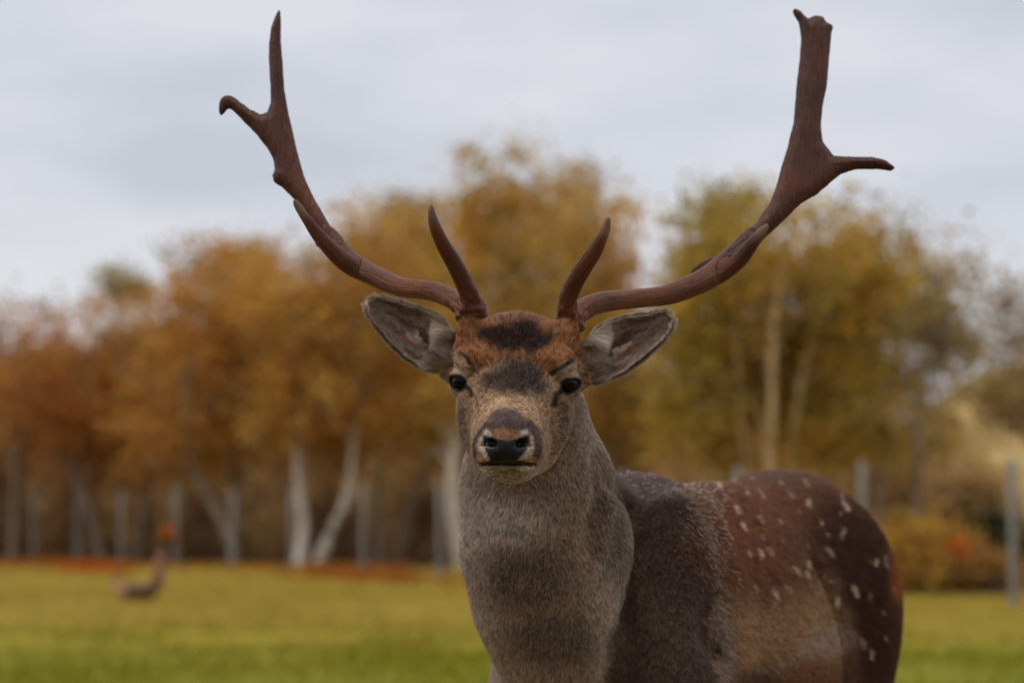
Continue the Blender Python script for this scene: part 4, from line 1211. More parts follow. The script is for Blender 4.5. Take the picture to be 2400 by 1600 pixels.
def coat(P, N, fine=None):
    """coat colour (linear albedo) of points on the body; the pattern belongs to the animal, some light and shade is painted in"""
    px, py = proj(P)
    n1 = noise3(P, 0.010, 1) - 0.5
    n2 = noise3(P, 0.035, 2) - 0.5
    jx, jy = px + 16 * n1 + 10 * n2, py + 16 * (noise3(P, 0.010, 3) - 0.5) + 10 * (noise3(P, 0.035, 4) - 0.5)
    # sharper features on the face
    qx, qy = px + 5 * n1, py + 5 * (noise3(P, 0.008, 5) - 0.5)
    head = body_masks(P)
    C = np.empty((len(P), 3))
    C[:] = lin(164, 140, 118)                               # neck: grey brown
    def mix(col, m):
        nonlocal C
        C = C + (np.asarray(col) - C) * np.clip(m, 0, 1)[:, None]
    def pm(pts, feather, x=None, y=None):
        return sstep(feather, -feather, poly_sd(jx if x is None else x, jy if y is None else y, pts))
    def em(cx, cy, rx, ry, ang=0, soft=0.5):
        c, s = math.cos(math.radians(ang)), math.sin(math.radians(ang))
        u, v = (jx - cx) * c + (jy - cy) * s, -(jx - cx) * s + (jy - cy) * c
        return sstep(1 + soft, 1 - soft, np.sqrt((u / rx) ** 2 + (v / ry) ** 2))
    # --- neck tones
    mix(lin(204, 194, 182), 0.9 * em(1180, 1228, 95, 62, 0, 0.7))
    mix(lin(92, 76, 66), 0.7 * em(1225, 1360, 110, 75))
    mix(lin(186, 170, 154), 0.85 * em(1415, 1430, 50, 100, 8))
    mix(lin(170, 154, 138), 0.6 * em(1130, 1420, 40, 110, -14))  # left edge of the neck, its rim light painted in
    mix(lin(150, 122, 98), 0.6 * em(1395, 1200, 45, 110, -15))
    mix(lin(92, 75, 65), 0.75 * em(1442, 1230, 52, 150, -8, 0.7))  # right side of the neck, side shade painted darker
    mix(lin(88, 77, 70), 0.7 * em(1300, 1500, 110, 60))  # lower chest, darkened to paint in its shade
    # --- trunk (behind the neck)
    dd = (P - SH) @ BD
    nn = (P - SH) @ BN
    trunk = sstep(-0.06, 0.02, dd) * (P[:, 1] > 2.74)
    # the trunk is painted by the same marks on both flanks
    dark = lin(76, 62, 55)
    sh = pm([(1395, 1060), (1424, 1112), (1560, 1095), (1620, 1170), (1664, 1290), (1674, 1390), (1650, 1500), (1690, 1640), (1415, 1640), (1440, 1492), (1458, 1400), (1476, 1330), (1488, 1246), (1472, 1190), (1430, 1115)], 20) * (P[:, 1] > 2.69)
    trunk = np.maximum(trunk, sh)
    C = C + (lin(100, 62, 42) - C) * trunk[:, None]
    mix(dark, sh * 0.97)
    mix(lin(118, 98, 84), em(1530, 1510, 100, 110, 0, 0.8) * trunk * 0.75)
    mix(lin(108, 86, 70), em(1500, 1370, 22, 70) * trunk * 0.7)
    mix(lin(110, 60, 36), em(1720, 1290, 110, 100) * trunk * 0.55)
    mix(lin(50, 28, 20), pm([(1930, 1150), (2120, 1200), (2120, 1640), (1985, 1640), (1972, 1480), (1930, 1350), (1890, 1270)], 62) * trunk * 0.9)
    mix(lin(160, 120, 84), pm([(1700, 1420), (1800, 1425), (1930, 1375), (1962, 1450), (1975, 1510), (1940, 1560), (1800, 1560), (1720, 1640), (1690, 1520)], 55) * trunk * 0.95)
    mix(lin(160, 134, 112), em(1935, 1500, 45, 34, -20, 0.9) * trunk * 0.9)
    mix(lin(156, 134, 114), em(1860, 1540, 75, 22, -22, 0.9) * trunk * 0.7 * sstep(0.3, 0.6, noise3(P, 0.012, 14)))
    mix(lin(150, 134, 122), em(1690, 1500, 26, 75, -12) * trunk * 0.9)
    mix(lin(122, 76, 46), em(1890, 1590, 70, 35) * trunk * 0.8)
    mix(lin(72, 46, 34), em(1760, 1605, 50, 40) * trunk * 0.8)
    mix(lin(140, 66, 26), sstep(2070, 2100, px) * sstep(1240, 1290, py) * sstep(1430, 1380, py) * trunk * 0.9)
    mix(lin(86, 70, 66), sstep(0.93, 0.985, P[:, 2]) * trunk * sstep(1640, 1560, px) * 0.8)
    mix(lin(84, 66, 58), sstep(0.985, 1.005, P[:, 2]) * trunk * sstep(1620, 1680, px) * 0.6)   # greyer line along the spine, painting in its sky sheen
    sp = np.zeros(len(P))
    visible = (nn > -0.03) | (P[:, 2] > 0.93)
    for i, (sx, sy) in enumerate(SPOTS):
        ang = math.radians(62 if sx < 1960 else 80) + 0.25 * math.sin(i * 2.4)
        c, s = math.cos(ang), math.sin(ang)
        u, v = (px - sx + 8 * n1) * c + (py - sy + 8 * n2) * s, -(px - sx + 8 * n1) * s + (py - sy + 8 * n2) * c
        k = (0.85 + 0.4 * math.sin(i * 5.1)) * (1.15 if sx > 1990 or sy > 1370 else 1.0)
        sp = np.maximum(sp, (0.65 + 0.35 * math.sin(i * 3.3)) * sstep(1.4, 0.6, np.sqrt((u / (11.5 * k)) ** 2 + (v / (4.3 * k)) ** 2)))
    # the far flank carries spots of its own
    g = noise3(np.stack([dd / 0.055, nn * 0, P[:, 2] / 0.055], 1), 1.0, 21)
    sp = np.where(visible, sp, sstep(0.74, 0.82, g) * sstep(0.06, 0.14, dd))
    mix(lin(206, 180, 152), 0.82 * sp * trunk)
    mix(lin(16, 13, 12), em(1668, 1512, 15, 28, -32, 0.35) * trunk)  # shade inside the elbow pit, painted near black
    belly = sstep(0.66, 0.60, P[:, 2]) * trunk
    mix(lin(150, 135, 118), belly * 0.7)
    legs = sstep(0.50, 0.42, P[:, 2])
    mix(lin(108, 82, 64), legs)
    mix(lin(30, 26, 24), sstep(0.045, 0.035, P[:, 2]))
    # --- head
    T = np.empty_like(C)
    T[:] = lin(158, 127, 97)
    Cn = C
    C = T
    mix(lin(186, 154, 120), 0.7 * pm(C1([(930, 880), (1250, 880), (1330, 960), (1180, 985), (1000, 970), (880, 1000)]), 24))
    mix(lin(116, 95, 80), 0.8 * em(1080, 1000, 26, 85, 0, 0.7))  # cheek side: grey brown coat, darkened with painted side-plane shade
    mix(lin(114, 94, 80), 0.8 * em(1338, 1000, 34, 95, 0, 0.7))  # other cheek side, shade painted in likewise
    rust = pm(C1([(640, 330), (680, 150), (950, 60), (1420, 60), (1640, 150), (1660, 330), (1640, 560), (1500, 620), (1430, 660), (1330, 720), (1250, 620), (1050, 600),
                  (900, 650), (820, 650), (740, 560), (690, 560)]), 14)
    mix(lin(140, 90, 56), rust)
    mix(lin(120, 74, 44), rust * 0.6 * sstep(0.45, 0.7, noise3(P, 0.014, 8)))
    mix(lin(112, 80, 60), 0.85 * pm(C1([(900, 300), (960, 120), (1300, 120), (1360, 330), (1200, 400), (1000, 380)]), 12))
    mix(lin(44, 35, 33), 0.96 * pm(C1([(858, 390), (960, 385), (1060, 370), (1180, 330), (1250, 330), (1300, 400), (1425, 420), (1400, 500), (1255, 580), (1180, 545),
                                   (1100, 540), (1000, 548), (920, 490), (850, 440)]), 11))
    mix(lin(50, 40, 38), 0.95 * pm(C1([(1050, 595), (1225, 600), (1310, 690), (1350, 800), (1280, 872), (1100, 852), (910, 838), (868, 745), (960, 670)]), 19))
    # brow marks, lids, tear lines
    mix(lin(184, 156, 130), 0.9 * np.maximum(em(1082, 866, 26, 26), em(1340, 864, 28, 20)))
    def ln(pts, w, soft=0.6):
        return sstep(w * (1 + soft), w * (1 - soft), line_d(qx, qy, C1(pts)))
    mix(lin(44, 36, 35), 0.9 * sstep(6.5, 2.0, line_d(qx, qy, [(1082, 828), (1097, 841), (1106, 857), (1110, 874)])))
    mix(lin(50, 41, 38), 0.9 * sstep(8.0, 2.5, line_d(qx, qy, [(1340, 843), (1321, 857), (1303, 869), (1290, 880)])))
    mix(lin(150, 120, 88), 0.8 * np.maximum(ln([(800, 660), (815, 760)], 7), ln([(1450, 690), (1420, 790)], 7)))
    mix(lin(40, 32, 30), 0.95 * np.maximum(ln([(730, 775), (800, 832), (803, 865)], 6.0), ln([(1500, 785), (1420, 860), (1404, 930)], 7.0)))
    for s in (-1, 1):
        a1, a2, inner, up = eye_frame(s)
        hgt = (P - eye_pos(s)) @ up
        mix(lin(24, 19, 18), sstep(1.42, 1.15, almond(P, s)) * sstep(0.0036, 0.0020, hgt))
        mix(lin(36, 29, 27), 0.9 * sstep(0.0016, 0.0006, np.abs(hgt - 0.0034)) * (almond(P, s) < 1.3))
    # muzzle
    mix(lin(88, 72, 68), 0.97 * pm(C1([(945, 1000), (1000, 968), (1120, 968), (1190, 1025), (1245, 1105), (1200, 1135), (1000, 1115), (920, 1130), (870, 1125), (900, 1060)]), 6, qx, qy))
    mix(lin(150, 128, 108), 0.8 * np.maximum(ln([(880, 1110), (845, 1210)], 9), ln([(1225, 1110), (1262, 1200)], 8)))
    mix(lin(158, 114, 78), 0.65 * sstep(1.4, 0.5, np.hypot((qx - C1([(1050, 0)])[0][0]) / 42, (qy - C1([(0, 1142)])[0][1]) / 12)))
    mix(lin(190, 180, 172), 0.9 * np.maximum(ln([(905, 1125), (925, 1150)], 6), ln([(1175, 1140), (1200, 1135)], 6)))
    mix(lin(196, 176, 156), 0.95 * np.maximum(ln([(862, 1190), (880, 1265), (925, 1330)], 6), ln([(1258, 1180), (1243, 1255), (1195, 1325)], 6)))
    mix(lin(74, 56, 52), np.maximum(ln([(905, 1075), (845, 1160), (818, 1230), (832, 1320)], 5), ln([(1225, 1075), (1285, 1160), (1292, 1240), (1278, 1320)], 10)))
    mix(lin(160, 116, 78), 0.7 * np.maximum(ln([(860, 1335), (930, 1365)], 8), ln([(1190, 1345), (1255, 1345)], 8)))
    chin = pm(C1([(860, 1385), (1260, 1385), (1280, 1440), (1180, 1520), (980, 1530), (880, 1480)]), 8, qx, qy)
    mix(lin(160, 146, 130), chin)
    mix(lin(206, 194, 178), 0.8 * np.maximum(ln([(895, 1395), (930, 1425)], 8), ln([(1185, 1420), (1225, 1395)], 8)))
    mix(lin(160, 140, 120), 0.6 * ln([(850, 1440), (900, 1500), (1000, 1525), (1300, 1505), (1420, 1400), (1510, 1290)], 12))
    pad = sstep(2.5, -2.5, poly_sd(qx, qy, NOSEPAD)) * ((P - EYE) @ RH[:, 1] < -0.09)
    mix(lin(15, 14, 15), pad)
    mouth = sstep(6.0, 3.0, line_d(qx, qy, C1([(850, 1375), (960, 1362), (1160, 1362), (1265, 1375)]))) * ((P - EYE) @ RH[:, 1] < -0.06)
    mix(lin(26, 20, 18), mouth)  # dark mouth line, widened to paint the shadow under the nose
    bare = np.maximum(pad, mouth * 0.9) * head
    C = Cn + (C - Cn) * head[:, None]
    return np.clip(C, 0.004, 0.9), bare, head

def flow(P, N, head):
    """which way the coat lies"""
    v = P - NOSE
    dh = norm(v) + RH @ np.array([0, 0.1, 0.15])
    side = np.tanh(((P - EYE) @ RH[:, 0] - 0.03) / 0.04)[:, None]
    dn = np.array([0.02, 0.10, -1.0]) + 0.25 * np.array([1.0, 0, 0]) * side
    dd = (P - SH) @ BD
    trunk = sstep(-0.06, 0.04, dd) * (P[:, 1] > 2.74)
    db = BD * 0.9 + np.array([0, 0, -0.55])
    leg = sstep(0.56, 0.46, P[:, 2])[:, None]
    d = dn * (1 - trunk)[:, None] + db * trunk[:, None]
    d = d * (1 - leg) + np.array([0, 0.05, -1.0]) * leg
    d = d * (1 - head)[:, None] + dh * head[:, None]
    j = np.stack([noise3(P, 0.018, 31 + i) - 0.5 for i in range(3)], 1) * 0.9
    j += np.stack([noise3(P, 0.006, 41 + i) - 0.5 for i in range(3)], 1) * 0.55
    d = norm(d) + j
    return norm(d - N * (d * N).sum(1, keepdims=True))

def sample(V, Q, N, dens, n):
    T = np.concatenate([Q[:, [0, 1, 2]], Q[:, [0, 2, 3]]])
    area = 0.5 * np.linalg.norm(np.cross(V[T[:, 1]] - V[T[:, 0]], V[T[:, 2]] - V[T[:, 0]]), axis=1)
    w = area * dens[T].mean(1)
    cw = np.cumsum(w)
    t = T[np.searchsorted(cw, RNG.random(n) * cw[-1])]
    a, b = RNG.random(n), RNG.random(n)
    f = a + b > 1
    a[f], b[f] = 1 - a[f], 1 - b[f]
    c = 1 - a - b
    ws = np.stack([c, a, b], 1)[:, :, None]
    return (V[t] * ws).sum(1), norm((N[t] * ws).sum(1)), t, ws

def hair_object(name, P, N, D, L, R, C, lift, mat, parent, droop=0.5):
    """one curve of three points per hair"""
    n = len(P)
    L, lift = L[:, None], lift[:, None]
    d0 = D * np.cos(lift) + N * np.sin(lift)
    l1 = lift * droop
    d1 = D * np.cos(l1) + N * np.sin(l1)
    pts = np.empty((n, 3, 3), np.float32)
    pts[:, 0] = P - N * 0.0006
    pts[:, 1] = P + d0 * L * 0.5
    pts[:, 2] = pts[:, 1] + d1 * L * 0.5
    rad = np.stack([R, R * 0.85, R * 0.18], 1).astype(np.float32)
    hc = bpy.data.hair_curves.new(name)
    hc.add_curves([3] * n)
    hc.attributes['position'].data.foreach_set('vector', pts.ravel())
    a = hc.attributes.get('radius') or hc.attributes.new('radius', 'FLOAT', 'POINT')
    a.data.foreach_set('value', rad.ravel())
    ca = hc.attributes.new('coat', 'FLOAT_COLOR', 'CURVE')
    C4 = np.ones((n, 4), np.float32)
    C4[:, :3] = C
    ca.data.foreach_set('color', C4.ravel())
    hc.materials.append(mat)
    o = bpy.data.objects.new(name, hc)
    COL.objects.link(o)
    o.parent = parent
    return o

def fur_material():
    m = bpy.data.materials.new('fur')
    m.use_nodes = True
    ns, ls = m.node_tree.nodes, m.node_tree.links
    ns.clear()
    out = ns.new('ShaderNodeOutputMaterial')
    at = node(ns, 'ShaderNodeAttribute', attribute_name='coat')
    hi = ns.new('ShaderNodeHairInfo')
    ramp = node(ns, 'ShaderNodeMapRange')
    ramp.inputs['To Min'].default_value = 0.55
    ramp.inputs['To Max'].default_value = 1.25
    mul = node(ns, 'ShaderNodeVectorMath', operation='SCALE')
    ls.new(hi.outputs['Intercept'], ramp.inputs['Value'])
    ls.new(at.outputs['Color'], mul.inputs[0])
    ls.new(ramp.outputs['Result'], mul.inputs['Scale'])
    h = ns.new('ShaderNodeBsdfHairPrincipled')
    h.model = 'CHIANG'
    h.parametrization = 'COLOR'
    h.inputs['Roughness'].default_value = 0.45
    h.inputs['Radial Roughness'].default_value = 0.75
    h.inputs['Coat'].default_value = 0.0
    h.inputs['IOR'].default_value = 1.38
    ls.new(mul.outputs[0], h.inputs['Color'])
    df = ns.new('ShaderNodeBsdfDiffuse')
    ls.new(mul.outputs[0], df.inputs['Color'])
    mx = ns.new('ShaderNodeMixShader')
    mx.inputs[0].default_value = 0.30
    ls.new(df.outputs[0], mx.inputs[1])
    ls.new(h.outputs[0], mx.inputs[2])
    ls.new(mx.outputs[0], out.inputs['Surface'])
    return m

def skin_material():
    m, ns, ls, b = new_mat('deer_skin')
    at = node(ns, 'ShaderNodeAttribute', attribute_name='coat')
    ba = node(ns, 'ShaderNodeAttribute', attribute_name='bare')
    sc = node(ns, 'ShaderNodeMapRange')
    sc.inputs['To Min'].default_value = 0.75
    sc.inputs['To Max'].default_value = 0.85
    mul = node(ns, 'ShaderNodeVectorMath', operation='SCALE')
    ls.new(ba.outputs['Fac'], sc.inputs['Value'])
    ls.new(at.outputs['Color'], mul.inputs[0])
    ls.new(sc.outputs['Result'], mul.inputs['Scale'])
    ls.new(mul.outputs[0], b.inputs['Base Color'])
    ro = node(ns, 'ShaderNodeMapRange')
    ro.inputs['To Min'].default_value = 0.85
    ro.inputs['To Max'].default_value = 0.40
    ls.new(ba.outputs['Fac'], ro.inputs['Value'])
    ls.new(ro.outputs['Result'], b.inputs['Roughness'])
    b.inputs['Specular IOR Level'].default_value = 0.28
    nz = node(ns, 'ShaderNodeTexVoronoi', Scale=420.0)
    bp = node(ns, 'ShaderNodeBump', Strength=0.35, Distance=0.0008)
    tc = ns.new('ShaderNodeTexCoord')
    ls.new(tc.outputs['Object'], nz.inputs['Vector'])
    ls.new(nz.outputs['Distance'], bp.inputs['Height'])
    ls.new(bp.outputs['Normal'], b.inputs['Normal'])
    return m

def antler_material():
    m, ns, ls, b = new_mat('antler_bone')
    at = node(ns, 'ShaderNodeAttribute', attribute_name='grain')
    tip = node(ns, 'ShaderNodeAttribute', attribute_name='tip')
    mp = ns.new('ShaderNodeMapping')
    mp.inputs['Scale'].default_value = (1.0, 1.0, 1.0)
    nz = node(ns, 'ShaderNodeTexNoise', Scale=4.0, Detail=6.0, Roughness=0.6)
    ls.new(at.outputs['Vector'], mp.inputs['Vector'])
    ls.new(mp.outputs['Vector'], nz.inputs['Vector'])
    rp = ns.new('ShaderNodeValToRGB')
    e = rp.color_ramp.elements
    e[0].position, e[0].color = 0.30, lin4(78, 42, 23)
    e[1].position, e[1].color = 0.72, lin4(120, 68, 39)
    x = e.new(0.5)
    x.color = lin4(100, 56, 31)
    ls.new(nz.outputs['Fac'], rp.inputs['Fac'])
    big = node(ns, 'ShaderNodeTexNoise', Scale=14.0, Detail=3.0)
    tc = ns.new('ShaderNodeTexCoord')
    ls.new(tc.outputs['Object'], big.inputs['Vector'])
    bm = node(ns, 'ShaderNodeMix', data_type='RGBA', blend_type='MULTIPLY')
    br = ns.new('ShaderNodeValToRGB')
    br.color_ramp.elements[0].position, br.color_ramp.elements[0].color = 0.3, (0.62, 0.6, 0.6, 1)
    br.color_ramp.elements[1].position, br.color_ramp.elements[1].color = 0.7, (1.45, 1.4, 1.35, 1)
    ls.new(big.outputs['Fac'], br.inputs['Fac'])
    bm.inputs[0].default_value = 1.0
    ls.new(rp.outputs['Color'], bm.inputs[6])
    ls.new(br.outputs['Color'], bm.inputs[7])
    far = node(ns, 'ShaderNodeAttribute', attribute_name='reach')
    fm = node(ns, 'ShaderNodeMix', data_type='RGBA', blend_type='MULTIPLY')
    ls.new(far.outputs['Fac'], fm.inputs[0])
    ls.new(bm.outputs[2], fm.inputs[6])
    fm.inputs[7].default_value = (0.52, 0.48, 0.45, 1)
    tm = node(ns, 'ShaderNodeMix', data_type='RGBA')
    ls.new(tip.outputs['Fac'], tm.inputs[0])
    ls.new(fm.outputs[2], tm.inputs[6])
    tm.inputs[7].default_value = lin4(172, 146, 122)
    ls.new(tm.outputs[2], b.inputs['Base Color'])
    b.inputs['Roughness'].default_value = 0.36
    b.inputs['Specular IOR Level'].default_value = 0.3
    bp = node(ns, 'ShaderNodeBump', Strength=0.95, Distance=0.003)
    ls.new(nz.outputs['Fac'], bp.inputs['Height'])
    ls.new(bp.outputs['Normal'], b.inputs['Normal'])
    return m

def eye_material():
    m, ns, ls, b = new_mat('eye_glaze')
    b.inputs['Base Color'].default_value = (0.003, 0.002, 0.0016, 1)
    b.inputs['Roughness'].default_value = 0.05
    b.inputs['Specular IOR Level'].default_value = 0.14
    return m

def sphere_mesh(name, c, r, nu=40, nv=24):
    u = np.linspace(0, 2 * math.pi, nu, endpoint=False)
    v = np.linspace(0.001, math.pi - 0.001, nv)
    P = np.stack([np.outer(np.sin(v), np.cos(u)), np.outer(np.sin(v), np.sin(u)), np.outer(np.cos(v), np.ones(nu))], -1).reshape(-1, 3) * r + c
    i, j = np.meshgrid(np.arange(nv - 1), np.arange(nu), indexing='ij')
    Q = np.stack([i * nu + j, (i + 1) * nu + j, (i + 1) * nu + (j + 1) % nu, i * nu + (j + 1) % nu], -1).reshape(-1, 4)
    return mesh(name, P, Q)

# ---- antlers
def antler_points(crop, pts):
    ox, oy, s = crop
    P = np.array([(*W(ox + s * x, oy + s * y, Y), r * s * Y / F_PX) for x, y, Y, r in pts])
    E = np.concatenate([[2 * P[0] - P[1]], P, [2 * P[-1] - P[-2]]])
    out = []
    for i in range(1, len(E) - 2):
        for t in np.arange(4) / 4:
            a, b, c, d = E[i - 1], E[i], E[i + 1], E[i + 2]
            out.append(0.5 * (2 * b + (c - a) * t + (2 * a - 5 * b + 4 * c - d) * t * t + (3 * b - a - 3 * c + d) * t ** 3))
    out.append(P[-1])
    out = np.array(out)
    out[:, 3] = np.maximum(out[:, 3], 0.0012)
    return [tuple(q) for q in out]

def build_antler(crop, chains, palm, palm_y, thick, rim, name, mat, parent, label):
    ox, oy, s = crop
    P3 = np.array([W(ox + s * x, oy + s * y, palm_y(s * y)) for x, y in palm])
    # plane of the palm
    c = P3.mean(0)
    _, _, vt = np.linalg.svd(P3 - c)
    nrm = vt[2] if vt[2][1] < 0 else -vt[2]
    ux = norm(np.array([1.0, 0, 0]) - nrm * nrm[0])
    uz = np.cross(ux, nrm) * -1
    if uz[2] < 0:
        uz = -uz
    pol = np.stack([(P3 - c) @ ux, (P3 - c) @ uz], 1)
    allp = np.concatenate([P3] + [np.array([q[:3] for q in ch]) for ch in chains])
    lo, hi = allp.min(0) - 0.03, allp.max(0) + 0.03
    st = 0.0021
    Fd = Field(*[np.arange(l, h, st) for l, h in zip(lo, hi)])
    def fn(X, Y, Z):
        a = (X - c[0]) * ux[0] + (Y - c[1]) * ux[1] + (Z - c[2]) * ux[2]
        b = (X - c[0]) * uz[0] + (Y - c[1]) * uz[1] + (Z - c[2]) * uz[2]
        w = (X - c[0]) * nrm[0] + (Y - c[1]) * nrm[1] + (Z - c[2]) * nrm[2]
        near = np.abs(w) < 0.028
        out = np.full(w.shape, 1.0, np.float32)
        ii = np.nonzero(near)
        aa, bb, ww = np.broadcast_to(a, w.shape)[ii], np.broadcast_to(b, w.shape)[ii], w[ii]
        d = poly_sd(aa, bb, pol)
        e = np.maximum(d + rim, 0) / rim
        out[ii] = (np.sqrt(e * e + (ww / thick) ** 2) - 1) * min(thick, rim) * np.where(e > 1, 1.3, 1.0)
        return out
    Fd.apply(fn, P3.min(0) - 0.025, P3.max(0) + 0.025, 0.012)
    for ch in chains:
        Fd.chain(ch, 0.0045)
    b0, b1 = np.array(chains[0][2][:3]), np.array(chains[0][6][:3])
    ba = norm(b1 - b0)
    bu = norm(np.cross(ba, np.array([0, 1.0, 0])))
    bv = np.cross(ba, bu)
    for i in range(15):                                   # burr: a rough crown of beads round the base
        t = 2 * math.pi * i / 15
        p = b0 + ba * 0.004 * math.sin(i * 2.1) + (bu * math.cos(t) + bv * math.sin(t)) * 0.0125
        Fd.cone(p, p + ba * 0.003, 0.0030 + 0.0012 * math.sin(i * 4.7), 0.0022, 0.003)
    V, Q = Fd.extract()
    V = relax(V, Q, 2, 0.4)
    N = vert_normals(V, Q)
    # knots and grooves of the bone
    segs = [(np.array(p[:3]), np.array(q[:3])) for ch in chains for p, q in zip(ch[:-1], ch[1:])]
    pc = np.array([((P3 - c) @ uz).min(), ((P3 - c) @ uz).max()])
    top_axis = [(np.array(W(ox + s * ax_, oy + s * ay_, palm_y(s * ay_)))) for ax_, ay_ in ((palm[0][0], palm[0][1]), (palm[8][0], palm[8][1]))]
    best = np.full(len(V), 1e9)
    sv = np.zeros(len(V))
    dirv = np.zeros_like(V)
    relv = np.zeros_like(V)
    run = 0.0
    for p, q in segs:
        e = q - p
        L = np.linalg.norm(e)
        t = np.clip((V - p) @ e / (L * L), 0, 1)
        r = V - p - t[:, None] * e
        d = np.linalg.norm(r, axis=1)
        m = d < best
        best[m] = d[m]
        sv[m] = run + t[m] * L
        relv[m] = r[m]
        run += L
    ang = norm(relv)
    grain = np.stack([ang[:, 0] * 1.6, ang[:, 2] * 1.6 + ang[:, 1] * 0.8, sv * 9.0], 1)
    pa, pb, pw = (V - c) @ ux, (V - c) @ uz, (V - c) @ nrm
    on_palm = (poly_sd(pa, pb, pol) < 0.004) & (np.abs(pw) < 0.016) & (best > 0.011)
    grain = np.where(on_palm[:, None], np.stack([pa * 75.0, pw * 75.0, pb * 9.0], 1), grain)
    base = np.array(chains[0][0][:3])
    db = np.linalg.norm(V - base, axis=1)
    g = noise3(np.stack([grain[:, 0] * 3.5, grain[:, 1] * 3.5, grain[:, 2] * 1.2], 1), 1.0, 5) - 0.5
    k = noise3(V, 0.005, 6) - 0.5
    V = V + N * (g * 0.0008 + k * (0.0002 + 0.0045 * sstep(0.055, 0.015, db)) + 0.0003 * (noise3(V, 0.018, 9) - 0.5))[:, None]
    tips = np.zeros(len(V))
    for ch in chains[1:3]:
        if len(ch) > 2:
            tp = np.array(ch[-1][:3])
            tips = np.maximum(tips, 0.55 * sstep(0.034, 0.004, np.linalg.norm(V - tp, axis=1)))
    me = mesh(name, V, Q)
    a = me.attributes.new('grain', 'FLOAT_VECTOR', 'POINT')
    a.data.foreach_set('vector', grain.astype(np.float32).ravel())
    vfloat(me, 'tip', tips)
    vfloat(me, 'reach', sstep(0.10, 0.36, db))
    o = put(name, me, mat, parent)
    o['label'] = label
    return o

CL, CR = (480, 0, 0.4848), (1260, 0, 0.4975)

def antlers(parent):
    mat = antler_material()
    beam = antler_points(CL, [(1290, 1545, 2.560, 40), (1262, 1500, 2.568, 41), (1200, 1447, 2.585, 44), (1100, 1407, 2.61, 44), (950, 1388, 2.64, 43), (820, 1333, 2.665, 48),
                              (700, 1268, 2.685, 52), (645, 1212, 2.695, 48), (600, 1140, 2.70, 42)])
    brow = antler_points(CL, [(1318, 1530, 2.556, 45), (1305, 1490, 2.552, 44), (1270, 1400, 2.54, 40), (1210, 1280, 2.52, 37), (1150, 1180, 2.50, 31), (1115, 1100, 2.485, 23),
                              (1098, 1040, 2.475, 13), (1095, 992, 2.47, 4)])
    trez = antler_points(CL, [(720, 1296, 2.672, 42), (640, 1235, 2.66, 37), (560, 1150, 2.645, 29), (500, 1070, 2.635, 20), (455, 1005, 2.63, 13), (433, 968, 2.625, 4)])
    hook = antler_points(CL, [(112, 488, 2.742, 20), (96, 498, 2.738, 17), (80, 550, 2.735, 10)])
    nub = antler_points(CL, [(548, 1165, 2.66, 14), (552, 1188, 2.66, 4)])
    palm = [(655, 1190), (640, 1150), (590, 1060), (530, 960), (480, 850), (440, 700), (410, 560), (385, 430), (378, 300), (370, 200), (370, 100), (366, 50), (358, 46),
            (340, 80), (318, 140), (308, 220), (308, 300), (315, 400), (318, 500), (300, 545), (270, 555), (220, 530), (160, 485), (125, 462), (105, 468), (95, 484),
            (110, 520), (128, 530), (180, 580), (240, 640), (300, 715), (330, 770), (338, 820), (325, 850), (332, 878), (380, 910), (430, 965), (470, 1030), (520, 1105), (590, 1185)]
    build_antler(CL, [beam, brow, trez, hook, nub], palm, lambda y: 2.70 + (575 - y) / 575 * 0.06, 0.0115, 0.016, 'antler', mat, parent,
                 'antler with two narrow prongs, the outer one hooked')
    beam = antler_points(CR, [(140, 1545, 2.560, 36), (178, 1500, 2.568, 40), (232, 1448, 2.585, 46), (320, 1421, 2.61, 45), (450, 1408, 2.64, 42), (600, 1391, 2.665, 43), (700, 1357, 2.68, 46),
                              (800, 1310, 2.69, 51), (880, 1252, 2.70, 53), (950, 1185, 2.705, 48), (1010, 1115, 2.71, 44)])
    brow = antler_points(CR, [(132, 1540, 2.556, 40), (138, 1500, 2.555, 39), (140, 1420, 2.545, 38), (158, 1362, 2.535, 37), (210, 1270, 2.515, 36), (270, 1180, 2.495, 30), (305, 1110, 2.48, 21),
                              (325, 1060, 2.475, 12), (333, 1028, 2.47, 3)])
    trez = antler_points(CR, [(870, 1290, 2.692, 34), (950, 1225, 2.675, 33), (1010, 1150, 2.66, 25), (1052, 1095, 2.652, 16), (1086, 1055, 2.648, 4)])
    back = antler_points(CR, [(880, 1235, 2.735, 30), (800, 1246, 2.745, 20), (722, 1283, 2.755, 5)])
    palm = [(905, 1200), (980, 1110), (1040, 1030), (1095, 950), (1125, 870), (1150, 780), (1180, 680), (1205, 570), (1215, 450), (1230, 300), (1240, 180), (1230, 110),
            (1200, 55), (1208, 40), (1235, 50), (1275, 92), (1300, 75), (1345, 78), (1360, 105), (1395, 125), (1385, 160), (1378, 250), (1365, 400), (1345, 500),
            (1335, 600), (1345, 670), (1395, 735), (1480, 740), (1580, 740), (1640, 755), (1688, 790), (1670, 805), (1600, 797), (1500, 797), (1430, 820), (1370, 870),
            (1310, 920), (1240, 960), (1180, 1020), (1100, 1095), (1040, 1150), (985, 1230)]
    build_antler(CR, [beam, brow, trez, back], palm, lambda y: 2.71 + (580 - y) / 580 * 0.07, 0.0105, 0.017, 'antler', mat, parent,
                 'antler with a broad flat palm and a sideways prong')

